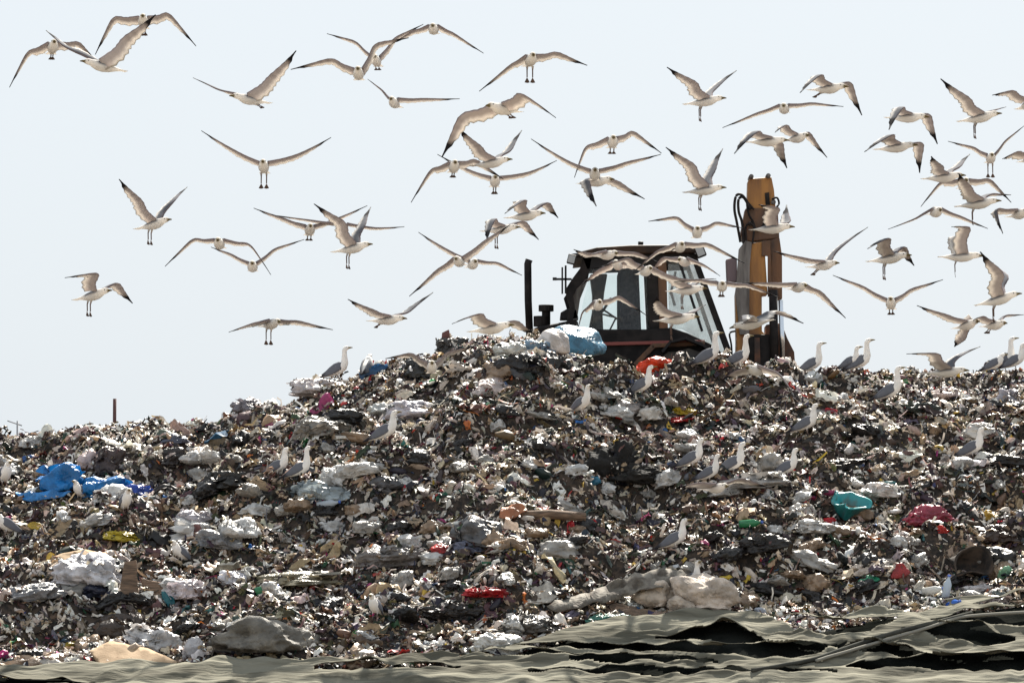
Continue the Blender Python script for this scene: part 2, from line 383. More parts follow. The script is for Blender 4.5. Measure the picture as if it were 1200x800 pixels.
rope('hose', [(955, 790), (1000, 777), (1050, 762), (1090, 750), (1125, 738), (1210, 732)], .017, mat('pale_hose', (.22, .21, .18), .9, spec=.05), 'thin pale hose lying just below the dark hose on the fabric sheet', 'hose', .22)

# ---------------------------------------------------------------- backhoe loader behind the crest
def mp(px, row, Y):
    d = Y - CAM_Y; return ((px - 600) / F * d * 1.0016, row_tan(row) * d)
def poly(b, pts, y0, y1, Yr=None):
    Yr = y0 if Yr is None else Yr
    return b.prism([mp(px, r_, Yr) for px, r_ in pts], y0, y1)
def bar(b, p0, p1, wpx, y0, y1, Yr=None):
    """straight bar between two photo points, wpx wide"""
    Yr = y0 if Yr is None else Yr
    a = Vector(mp(*p0, Yr)); c = Vector(mp(*p1, Yr)); n = (c - a).normalized(); n = Vector((-n.y, n.x)) * wpx / 94 / 2
    return b.prism([a + n, c + n, c - n, a - n], y0, y1)
M_BLK = mat('machine_black', (.008, .007, .007), .6, (.022, .018, .017), 6, spec=.15)
M_DRK = mat('machine_dark_trim', (.013, .012, .013), .5, spec=.2)
M_BRN = mat('brown_weathered_paint', (.14, .06, .022), .6, (.05, .026, .015), 5, bump=.3, bscale=20, contrast=(.42, .62), aniso=(1, 1, .3))
M_ORG = mat('rusty_orange_paint', (.37, .165, .035), .55, (.13, .055, .02), 3.5, bump=.3, bscale=25, contrast=(.38, .62), aniso=(1.5, 1, .25))
M_GRS = mat('greasy_grey_steel', (.17, .155, .145), .5, (.06, .05, .045), 6, bump=.3, contrast=(.4, .6), aniso=(2, 1, .3))
M_CHR = mat('chrome_rod', (.65, .68, .72), .18, metal=1)
M_RED = mat('dull_red_stripe', (.20, .045, .035), .6)
M_SEAT = mat('seat_fabric', (.02, .02, .028), .9, (.035, .035, .045), 20, spec=.1)
M_TYRE = mat('tyre_rubber', (.02, .02, .02), .9, (.06, .05, .04), 5)
M_RIM = mat('rim_paint', (.45, .40, .30), .6, (.20, .15, .10), 6)
def glass_mat(name, dust, tint):
    m = bpy.data.materials.new(name); t, p = nodes(m)
    tr = t.nodes.new('ShaderNodeBsdfTransparent'); tr.inputs[0].default_value = (*tint, 1)
    gl = t.nodes.new('ShaderNodeBsdfGlossy'); gl.inputs['Roughness'].default_value = .05
    p.inputs['Base Color'].default_value = (.42, .43, .42, 1); p.inputs['Roughness'].default_value = .8
    fr = t.nodes.new('ShaderNodeFresnel'); fr.inputs[0].default_value = 1.3
    m1 = t.nodes.new('ShaderNodeMixShader'); t.links.new(fr.outputs[0], m1.inputs[0]); t.links.new(tr.outputs[0], m1.inputs[1]); t.links.new(gl.outputs[0], m1.inputs[2])
    n = t.nodes.new('ShaderNodeTexNoise'); n.inputs['Scale'].default_value = 4; n.inputs['Detail'].default_value = 8
    tc = t.nodes.new('ShaderNodeTexCoord'); t.links.new(tc.outputs['Object'], n.inputs['Vector'])
    mr = t.nodes.new('ShaderNodeMapRange'); mr.inputs[1].default_value = .35; mr.inputs[2].default_value = .75; mr.inputs[3].default_value = dust * .3; mr.inputs[4].default_value = dust
    t.links.new(n.outputs['Fac'], mr.inputs[0])
    m2 = t.nodes.new('ShaderNodeMixShader'); t.links.new(mr.outputs[0], m2.inputs[0]); t.links.new(m1.outputs[0], m2.inputs[1]); t.links.new(p.outputs[0], m2.inputs[2])
    t.links.new(m2.outputs[0], t.nodes['Material Output'].inputs[0]); return m
M_GL = glass_mat('cab_glass', .04, (.96, .985, .98)); M_GLD = glass_mat('dusty_cab_glass', .5, (.93, .95, .94))
NY, FY = 3.4, 4.95       # near and far side of the cab
base_xz = mp(760, 520, 4.2)
ORG = Vector((base_xz[0], 4.2, 2.25))
veh = empty('backhoe_loader', ORG, 'dark backhoe loader with glazed cab and orange boom standing behind the crest of the litter', 'backhoe loader')
def part(name, b, m, parent=veh, smooth=False, bevel=0.006):
    o = b.build(name, m, None, smooth, bevel); o.parent = parent
    return o
def B(): return MB(ORG)
# roof and cab frame
b = B(); poly(b, [(672, 303), (678, 296), (700, 290.5), (740, 288), (812, 287.5), (818, 291), (815, 297), (760, 298), (700, 300)], NY - .12, FY + .12, NY)
part('cab_roof', b, mat('roof_paint', (.05, .026, .014), .6, (.014, .010, .009), 3, spec=.2), bevel=.02)
b = B(); poly(b, [(682, 300), (700, 299), (760, 298), (814, 297), (812, 309), (770, 308), (740, 311), (700, 314), (688, 316)], NY, NY + .06); part('roof_rail', b, M_DRK); b = B(); poly(b, [(682, 300), (814, 297), (812, 306), (690, 310)], FY - .06, FY, NY)
part('roof_rail', b, M_DRK)
for nm, ya, yb in (('front_pillar', NY, NY + .07), ('front_pillar', FY - .07, FY)):
    b = B(); poly(b, [(683, 302), (694, 302), (691, 318), (684, 330), (676, 338), (672, 347), (674, 362), (671, 378), (664, 378), (668, 360), (662, 340), (671, 326), (680, 314)], ya, yb, NY); part(nm, b, M_BLK)
b = B(); poly(b, [(671, 330), (684, 322), (688, 330), (680, 350), (676, 376), (668, 376), (672, 352)], NY + .3, NY + .36); part('windscreen_frame', b, M_GRS)
b = B(); poly(b, [(757, 308), (771, 306), (773, 392), (761, 392)], NY - .01, NY + .09); part('door_pillar', b, M_BLK); b = B(); poly(b, [(758, 308), (768, 306), (770, 392), (762, 392)], FY - .09, FY, NY); part('door_pillar', b, M_BLK)
b = B(); poly(b, [(771, 306), (781, 304), (783, 388), (773, 390)], NY - .02, NY + .10); part('lock_pillar', b, M_BRN)
b = B(); poly(b, [(809, 298), (816, 297), (862, 424), (855, 427)], NY - .01, NY + .05); part('rear_pillar', b, M_BLK); b = B(); poly(b, [(807, 298), (812, 297), (852, 415), (848, 417)], FY - .05, FY, NY); part('rear_pillar', b, M_BLK)
b = B(); bar(b, (797, 308), (823, 388), 3, NY + .01, NY + .05); part('window_divider', b, M_DRK)
# glazing
def pane(pts, y, m, name='window_pane'):
    b = B(); poly(b, pts, y, y + .006, NY); part(name, b, m, bevel=0)
pane([(693, 313), (757, 309), (760, 388), (674, 388), (678, 360), (684, 335)], NY + .03, M_GL)
pane([(783, 308), (810, 300), (853, 420), (835, 405), (800, 386), (784, 384)], NY + .025, M_GLD)
pane([(693, 313), (757, 309), (760, 388), (680, 388), (684, 350)], FY - .04, M_GL, 'far_window_pane')
pane([(783, 308), (808, 302), (846, 405), (784, 392)], FY - .045, M_GL, 'far_window_pane')
# inside the cab
b = B(); poly(b, [(725, 314), (750, 312), (753, 386), (725, 387)], NY + .55, NY + 1.05, NY); seat = part('seat', b, M_SEAT, bevel=.03)
b = B(); poly(b, [(692, 318), (713, 317), (709, 340), (707, 362), (708, 386), (690, 386), (695, 360), (695, 340)], NY + .5, NY + .9, NY); part('dashboard', b, M_BLK, bevel=.02)
b = B(); bar(b, (706, 362), (724, 374), 2.2, NY + .40, NY + .43); bar(b, (706, 368), (722, 372), 2, NY + .6, NY + .63); bar(b, (722, 372), (714, 388), 2, NY + .45, NY + .48); part('control_lever', b, M_DRK)
b = B(); c = mp(711, 361, NY + .7); b.tube([Vector((c[0] + .05 * math.sin(t) , NY + .7 + .19 * math.cos(t), c[1] + .04 + .08 * math.sin(t))) for t in np.linspace(0, 2 * math.pi, 25)], .014, 8); part('steering_wheel', b, M_BLK, smooth=True, bevel=0)
b = B(); bar(b, (786, 340), (791, 358), 3, NY + .6, NY + .65); bar(b, (792, 318), (786, 345), 3, NY + .7, NY + .75); part('control_lever', b, M_DRK)
# lower cab, chassis, fender
b = B(); poly(b, [(664, 376), (676, 374), (676, 386), (760, 386), (786, 384), (805, 390), (835, 404), (858, 424), (866, 440), (866, 470), (640, 470), (640, 400), (655, 385)], NY - .05, FY + .05, NY); part('lower_cab', b, M_BLK, bevel=.015)
b = B(); bar(b, (702, 403), (826, 400), 4, NY - .10, NY - .03); part('side_stripe', b, M_RED)
b = B(); bar(b, (764, 405), (826, 402), 5, NY - .12, NY - .02); bar(b, (766, 405), (744, 428), 6, NY - .12, NY - .02); part('step_bracket', b, M_BRN)
b = B()
arc = [(776, 412), (786, 400), (804, 396), (824, 404), (842, 418), (856, 434)]
for p0, p1 in zip(arc[:-1], arc[1:]): bar(b, p0, p1, 3, NY - .35, NY - .03)
part('fender', b, M_DRK, bevel=0)
b = B(); poly(b, [(622, 384), (632, 381), (668, 374), (678, 374), (678, 440), (618, 440)], NY + .25, FY - .25, NY); part('engine_hood', b, M_BLK, bevel=.03)
b = B(); poly(b, [(656, 374), (657, 366), (664, 362), (676, 362), (678, 374)], NY + .3, NY + .6); part('cowl', b, M_DRK, bevel=.01)
b = B(); c = mp(619, 0, NY + .5)[0]; z0 = mp(619, 395, NY + .5)[1]; z1 = mp(619, 309, NY + .5)[1]
b.tube([(c + .02, NY + .5, z0), (c, NY + .5, (z0 + z1) / 2), (c - .005, NY + .5, z1), (c + .012, NY + .5, z1 + .05)], .047, 14); part('exhaust_pipe', b, M_BLK, smooth=True, bevel=0)
b = B(); c, z0 = mp(640, 362, NY + .5); b.tube([(c, NY + .5, z0 - .22), (c, NY + .5, z0 - .02)], .055, 14).tube([(c, NY + .5, z0 - .03), (c, NY + .5, z0 + .05)], .095, 16).tube([(c - .06, NY + .5, z0 - .22), (c - .06, NY + .5, z0 - .09)], .10, 14); part('air_cleaner', b, M_BLK, smooth=False, bevel=.004)
def work_light(cx, cy, arm, w_=10, h=11, rot=12):
    b = B(); x, z = mp(cx, cy, NY - .05); ro = Matrix.Rotation(R(rot), 3, 'Y'); b.box((x, NY - .05, z), (w_ / 94, .13, h / 94), ro)
    o = part('work_light', b, M_BLK, bevel=.012)
    b = B(); bar(b, arm[0], arm[1], 2.5, NY - .07, NY - .03); q = b.build('light_bracket', M_DRK); q.parent = o
    b = B(); b.box((x - .004, NY - .118, z), (w_ / 94 * .8, .01, h / 94 * .8), ro); q = b.build('lens', mat('lamp_lens', (.35, .36, .36), .15)); q.parent = o
work_light(670, 304, ((668, 299), (682, 297)), rot=14); work_light(821, 295, ((812, 292), (822, 291)), 11, 13, -22)
b = B(); bar(b, (659, 313), (659, 344), 2, NY - .1, NY - .04); bar(b, (663, 311), (663, 343), 2.2, NY - .05, NY + .1); mir = part('mirror', b, M_DRK, bevel=0)
b = B(); bar(b, (649, 327), (670, 327), 2.4, NY - .05, NY - .02); b.box((mp(650, 327, NY)[0], NY - .035, mp(650, 327, NY)[1]), (.05, .05, .035)); q = b.build('mirror_arm', M_DRK); q.parent = mir
b = B(); x, z = mp(751, 285, 4.1); b.tube([(x, 4.1, z - .04), (x, 4.1, z + .02)], .035, 12); b.box((x, 4.1, z - .035), (.10, .08, .02)); part('beacon', b, M_DRK)
# wheels
for cx, r_, w_, yy in ((806, .70, .46, NY - .08), (806, .70, .46, FY + .08), (640, .46, .34, NY + .0), (640, .46, .34, FY)):
    x = mp(cx, 400, NY)[0]; c = (x, yy, 2.27 + r_)
    e = bpy.data.objects.new('wheel', None); COL.objects.link(e); e.parent = veh; e.empty_display_size = .1
    b = B(); b.disc_wheel(c, r_, w_, 36, .03); q = b.build('tyre', M_TYRE, None, False); q.parent = e
    b = B(); b.tube([(x, yy - w_ * .3, c[2]), (x, yy + w_ * .3, c[2])], r_ * .56, 24); b.tube([(x, yy - w_ * .42, c[2]), (x, yy + w_ * .42, c[2])], r_ * .22, 16); q = b.build('rim', M_RIM); q.parent = e
# loader arm in front (mostly hidden by the crest)
b = B(); bar(b, (655, 430), (575, 470), 14, NY + .1, NY + .25); bar(b, (655, 430), (575, 470), 14, FY - .25, FY - .1, NY); part('loader_arm', b, M_ORG)
b = B(); poly(b, [(530, 448), (575, 452), (590, 495), (560, 510), (530, 500)], NY - .2, FY + .2, NY); part('front_bucket', b, M_GRS, bevel=.02)
# the boom folded upright at the rear: welded box with side plates, cylinder, hoses
BY = 3.75
b = B(); poly(b, [(870, 296), (882, 285), (896, 283), (900, 345), (893, 346), (893, 388), (898, 392), (898, 440), (862, 440), (863, 400), (862, 345)], BY, BY + .34); boom = part('boom', b, M_ORG, bevel=.012)
def bp(name, b, m, bevel=.006, smooth=False):
    q = b.build(name, m, None, smooth, bevel); q.parent = boom; return q
b = B(); poly(b, [(866, 292), (874, 282), (882, 284), (879, 310), (878, 392), (867, 392), (862, 345)], BY - .05, BY - .005); bp('side_plate', b, M_GRS)
b = B(); poly(b, [(893, 283), (903, 281), (905, 346), (900, 348), (900, 300), (893, 300)], BY - .045, BY - .004); poly(b, [(900, 282), (914, 278), (917, 300), (917, 350), (904, 350), (904, 300)], BY + .02, BY + .36, BY); bp('side_plate', b, M_BRN)
b = B(); poly(b, [(874, 244), (912, 243), (914, 279), (872, 284), (868, 275)], BY + .02, BY + .32, BY); bp('boom_head', b, M_BRN, .015)
b = B(); poly(b, [(877, 212), (880, 209), (905, 207), (908, 222), (910, 246), (876, 246)], BY + .05, BY + .30, BY); bp('dipper_arm', b, M_ORG, .012)
b = B(); poly(b, [(897, 226), (902, 225), (903, 240), (898, 240)], BY + .03, BY + .049, BY); bp('arm_slot', b, M_BLK, 0)
for px_, r_ in ((881, 207), (901, 206), (907, 237), (880, 262), (905, 262)):
    b = B(); x, z = mp(px_, r_, BY); b.tube([(x, BY - .02, z), (x, BY + .37, z)], .03, 12); bp('pivot_pin', b, M_GRS, 0, True)
b = B(); poly(b, [(898, 380), (916, 378), (923, 396), (931, 412), (933, 442), (896, 442)], BY + .03, BY + .5, BY); bp('lower_link', b, mat('dark_rust', (.12, .045, .02), .7, (.035, .02, .014), 5, contrast=(.4, .6)), .01)
b = B(); x = mp(907, 0, BY)[0]; b.tube([(x, BY - .06, mp(0, 440, BY)[1]), (x - .01, BY - .06, mp(0, 340, BY)[1])], .055, 14); cyl = bp('cylinder', b, M_BLK, 0, True)
b = B(); x = mp(916.5, 0, BY)[0]; b.tube([(x + .01, BY - .07, mp(0, 434, BY)[1]), (x - .02, BY - .07, mp(0, 352, BY)[1])], .030, 14); q = b.build('cylinder_rod', M_CHR, None, True); q.parent = boom
b = B(); poly(b, [(877, 392), (898, 392), (912, 392), (912, 436), (878, 436)], BY - .045, BY - .003, BY); bp('mud_plate', b, M_BLK, .01)
b = B(); poly(b, [(884, 396), (890, 396), (891, 432), (884, 432)], BY - .065, BY - .046, BY); bp('rib', b, mat('dark_rust', (.12, .045, .02), .7), 0)
b = B(); poly(b, [(851, 304), (858, 302), (864, 304), (864, 330), (852, 330)], BY + .0, BY + .2, BY); bp('stabiliser_pad', b, mat('mauve_grey_paint', (.14, .10, .11), .6), .012)
def hose(pts, r_=.017):
    P = [Vector((mp(p[0], p[1], BY)[0], BY + (p[2] if len(p) > 2 else -.03), mp(p[0], p[1], BY)[1])) for p in pts]
    out = []
    Q = [P[0]] + P + [P[-1]]
    for i in range(1, len(Q) - 2):
        for t in np.linspace(0, 1, 8, endpoint=False):
            out.append(.5 * ((2 * Q[i]) + (Q[i + 1] - Q[i - 1]) * t + (2 * Q[i - 1] - 5 * Q[i] + 4 * Q[i + 1] - Q[i + 2]) * t * t + (3 * Q[i] - Q[i - 1] - 3 * Q[i + 1] + Q[i + 2]) * t ** 3))
    out.append(P[-1]); b = B(); b.tube(out, r_, 8); bp('hydraulic_hose', b, M_BLK, 0, True)
hose([(878, 240), (870, 229), (863, 230), (861, 245), (864, 262), (868, 284)]); hose([(880, 246), (872, 232), (866, 234), (866, 248), (870, 262), (872, 288)])
hose([(884, 246), (876, 238), (878, 252), (884, 264), (882, 286)], .013); hose([(905, 247), (913, 240), (911, 232), (905, 234)], .013); hose([(862, 388), (855, 391), (857, 405), (858, 428)], .012)
hose([(896, 262), (889, 270), (880, 262), (874, 268), (876, 290)], .014)

# ---------------------------------------------------------------- single pieces of rubbish one can point at
PM = {}; ONTOP = []
def plastic(col, rough=.5, transl=.16, var=.6):
    key = (col, rough, transl)
    if key not in PM:
        PM[key] = mat('plastic_%d' % len(PM), col, rough, tuple(c * var for c in col), 7, transl=transl, bump=.6, bscale=22, contrast=(.42, .58))
        PM[key].name = 'thin_plastic'
        t_ = PM[key].node_tree; vo = t_.nodes.new('ShaderNodeTexVoronoi'); vo.feature = 'DISTANCE_TO_EDGE'; vo.inputs['Scale'].default_value = 16
        nz = t_.nodes.new('ShaderNodeTexNoise'); nz.inputs['Scale'].default_value = 9; nz.inputs['Detail'].default_value = 3
        ad = t_.nodes.new('ShaderNodeVectorMath'); ad.operation = 'MULTIPLY_ADD'; ad.inputs[1].default_value = (.2, .2, .2)
        tc = [n for n in t_.nodes if n.type == 'TEX_COORD'][0]; t_.links.new(tc.outputs['Object'], nz.inputs['Vector']); t_.links.new(nz.outputs['Color'], ad.inputs[0]); t_.links.new(tc.outputs['Object'], ad.inputs[2])
        t_.links.new(ad.outputs[0], vo.inputs['Vector']); b2 = t_.nodes.new('ShaderNodeBump'); b2.inputs['Strength'].default_value = .5; b2.inputs['Distance'].default_value = .03
        b1 = [n for n in t_.nodes if n.type == 'BUMP'][0]; t_.links.new(vo.outputs['Distance'], b2.inputs['Height']); t_.links.new(b1.outputs[0], b2.inputs['Normal'])
        t_.links.new(b2.outputs[0], [n for n in t_.nodes if n.type == 'BSDF_PRINCIPLED'][0].inputs['Normal'])
    return PM[key]
def blob(name, px, py, w_, h, col, label, cat, crump=.16, depth=.75, rough=.38, transl=.16, knot=None, seed=None, embed=.36, group=None, m=None, parent=None, fy=1.0):
    """a stuffed or crumpled bag: px,py centre, w_,h size in photo pixels"""
    seed = seed if seed is not None else int(px * 7 + py * 13)
    q = hit(px, py + h * .30 * fy); p = F / (q.y - CAM_Y)
    rx, rz = w_ / p / 2, h / p / 2; ry = rx * depth
    import bmesh
    bm = bmesh.new(); bmesh.ops.create_icosphere(bm, subdivisions=5 if w_ > 24 else 4, radius=1)
    off = Vector((seed * 1.37 % 50, seed * 2.11 % 50, seed * .77 % 50))
    for v in bm.verts:
        n = v.co.normalized(); wn = n + mn.noise_vector(n * 1.7 + off) * .35
        lo = mn.noise(n * 1.2 + off) * (.75 if crump > .1 else .3)
        d1 = mn.voronoi(wn * (1.5 + crump) + off)[0]; d2 = mn.voronoi(wn * 3.6 + off * 1.7)[0]; d3 = mn.voronoi(wn * 8 + off * .3)[0]
        r_ = .98 + lo + crump * ((d1[1] - d1[0]) * -1.1 + .5) + crump * ((d2[0]) * 1.0 - .3) + crump * .55 * (d3[0] - .25)
        an = math.atan2(n.z, n.x + .001); r_ += crump * .30 * (1 - abs(math.sin(an * 5 + 5 * mn.noise(n * 2 + off)))) * (1 - n.z * n.z)
        r_ += max(0, -n.z + .25) * (.10 + .75 * max(0, mn.noise(n * 3.1 + off * .9))) * (1 if crump > .1 else 0)
        v.co = Vector((n.x * rx * r_, n.y * ry * r_, n.z * rz * r_))
        if v.co.z < -rz * .5: v.co.z = -rz * .5 + (v.co.z + rz * .5) * .3
    if knot:      # gathered neck
        kd = Vector(knot).normalized()
        for v in bm.verts:
            n = Vector((v.co.x / rx, v.co.y / ry, v.co.z / rz)).normalized(); a = n.dot(kd)
            if a > .86:
                t = (a - .86) / .14; v.co += Vector((kd.x * rx, kd.y * ry, kd.z * rz)) * (.55 * t * t)
                ctr = Vector((kd.x * rx, kd.y * ry, kd.z * rz)); along = v.co.dot(ctr) / ctr.length_squared; v.co = v.co.lerp(ctr * along, .55 * t)
    # loose flaps of film standing off the bag
    if crump > .1 and w_ > 15 and transl > 0:
        rs_ = np.random.RandomState(seed % 9999)
        for j in range(9 if w_ > 30 else 6):
            n0 = Vector((rs_.normal(0, 1), rs_.normal(-.3, .8), rs_.uniform(-.2, 1.1))).normalized(); e1 = n0.orthogonal().normalized(); e1.rotate(Matrix.Rotation(rs_.uniform(0, 6.28), 3, n0)); e2 = n0.cross(e1)
            K = 9; sa, sb = rs_.uniform(.35, .85), rs_.uniform(.2, .5); lift_ = rs_.uniform(.15, .6); vv = []; ph = Vector((rs_.uniform(0, 99), rs_.uniform(0, 99), 0))
            for a_ in range(K):
                for b_ in range(K):
                    u, v2 = a_ / (K - 1) * 2 - 1, b_ / (K - 1) * 2 - 1
                    wob = mn.noise_vector(Vector((u * 1.6, v2 * 1.6, 0)) + ph); nn = (n0 + e1 * (u * sa + wob.x * .25) + e2 * (v2 * sb + wob.y * .25)).normalized()
                    rr_ = .97 + lift_ * max(0, u) ** 2 + crump * 1.1 * wob.z + .16 * abs(mn.noise(Vector((u * 3.5, v2 * 3.5, 5)) + ph)) - .12 * max(0, -u)
                    vv.append(bm.verts.new((nn.x * rx * rr_, nn.y * ry * rr_, nn.z * rz * rr_)))
            for a_ in range(K - 1):
                for b_ in range(K - 1): bm.faces.new((vv[a_ * K + b_], vv[(a_ + 1) * K + b_], vv[(a_ + 1) * K + b_ + 1], vv[a_ * K + b_ + 1]))
    me = bpy.data.meshes.new(name); bm.to_mesh(me); bm.free()
    o = link(name, me, m or plastic(col, rough, transl))
    o.location = (q.x, q.y + ry * .35, q.z + rz * (1 - embed * 2) + .02)
    o.rotation_euler = (0, R(((seed * 37) % 30) - 15) * .5, R((seed * 53) % 40 - 20) * .4)
    if w_ > 15:
        for v in random.sample(list(me.vertices), min(len(me.vertices), int(w_ * h / 42) + 3)):
            if v.normal.z > -.2 and n_skip(name):
                c = o.location + v.co; ONTOP.append((c.x, c.y, c.z + .01))
    return tag(o, label, cat, group)
def n_skip(name): return name not in ('small_bag', 'paper_scrap', 'red_bag', 'sack', 'blue_sack')
def flap(name, pts, lean, col, label, cat, rump=.05, rough=.5, transl=0, thick=.006, m=None, group=None, seed=3, lift=.02, scale=5):
    """a sheet traced by its outline, leaning back by `lean` degrees from upright"""
    low = max(pts, key=lambda a: a[1]); q = hit(low[0], low[1]); d0 = q.y - CAM_Y; p = F / d0
    import bmesh
    from mathutils.geometry import delaunay_2d_cdt
    W = []
    for px, py in pts: W.append(Vector(((px - low[0]) / p, (low[1] - py) / p)))
    # sample the polygon with a fine grid
    x0 = min(v.x for v in W); x1 = max(v.x for v in W); y0 = min(v.y for v in W); y1 = max(v.y for v in W)
    st = max(.014, max(x1 - x0, y1 - y0) / 34)
    ring_ = []
    for i in range(len(W)):
        a, b_ = W[i], W[(i + 1) % len(W)]; k = max(1, int((b_ - a).length / st))
        for j in range(k):
            t = j / k; pnt = a.lerp(b_, t); e = (b_ - a).normalized(); nn = Vector((-e.y, e.x))
            ring_.append(pnt + nn * mn.noise(Vector((pnt.x * 9, pnt.y * 9, seed))) * rump * .5)
    def inside(pt):
        c = False; n = len(ring_)
        for i in range(n):
            a, b_ = ring_[i], ring_[(i + 1) % n]
            if (a.y > pt.y) != (b_.y > pt.y) and pt.x < (b_.x - a.x) * (pt.y - a.y) / (b_.y - a.y) + a.x: c = not c
        return c
    allp = list(ring_); gx = x0
    while gx < x1:
        gy = y0
        while gy < y1:
            v = Vector((gx + (random.random() - .5) * st * .5, gy + (random.random() - .5) * st * .5))
            if inside(v) and min((v - r_).length for r_ in ring_) > st * .5: allp.append(v)
            gy += st
        gx += st
    res = delaunay_2d_cdt(allp, [], [list(range(len(ring_)))], 1, 1e-5)
    cl = math.tan(R(lean)); V = []
    for v in res[0]:
        z = v.y; nz = mn.fractal(Vector((v.x * scale, v.y * scale * 1.4, seed)), 1, 2, 4) * rump + rump * 1.4 * (1 - abs(mn.noise(Vector((v.x * scale * .9, v.y * scale * 2, seed + 9)))) * 2)
        V.append((v.x, z * cl - nz, z * (1 + .06 * cl) + nz * .25))
    me = bpy.data.meshes.new(name); me.from_pydata(V, [], [tuple(f) for f in res[2]]); me.update()
    o = link(name, me, m or plastic(col, rough, transl)); o.location = (q.x, q.y - .02, q.z + lift)
    so = o.modifiers.new('s', 'SOLIDIFY'); so.thickness = thick
    return tag(o, label, cat, group)
M_CARD = mat('corrugated_cardboard', (.36, .25, .15), .9, (.27, .18, .10), 6, bump=.2, bscale=60)
M_WOOD = mat('weathered_plank', (.20, .13, .085), .85, (.09, .06, .04), 6, bump=.5, aniso=(1, 8, 8))
M_FAB = mat('soiled_fabric', (.20, .18, .15), .9, (.10, .085, .07), 9, bump=.8, bscale=25)
GB = 'crumpled bags lying in the litter'
W_, LG, MG, DG, BK = (.74, .73, .71), (.50, .49, .48), (.28, .28, .29), (.11, .11, .12), (.025, .024, .026)
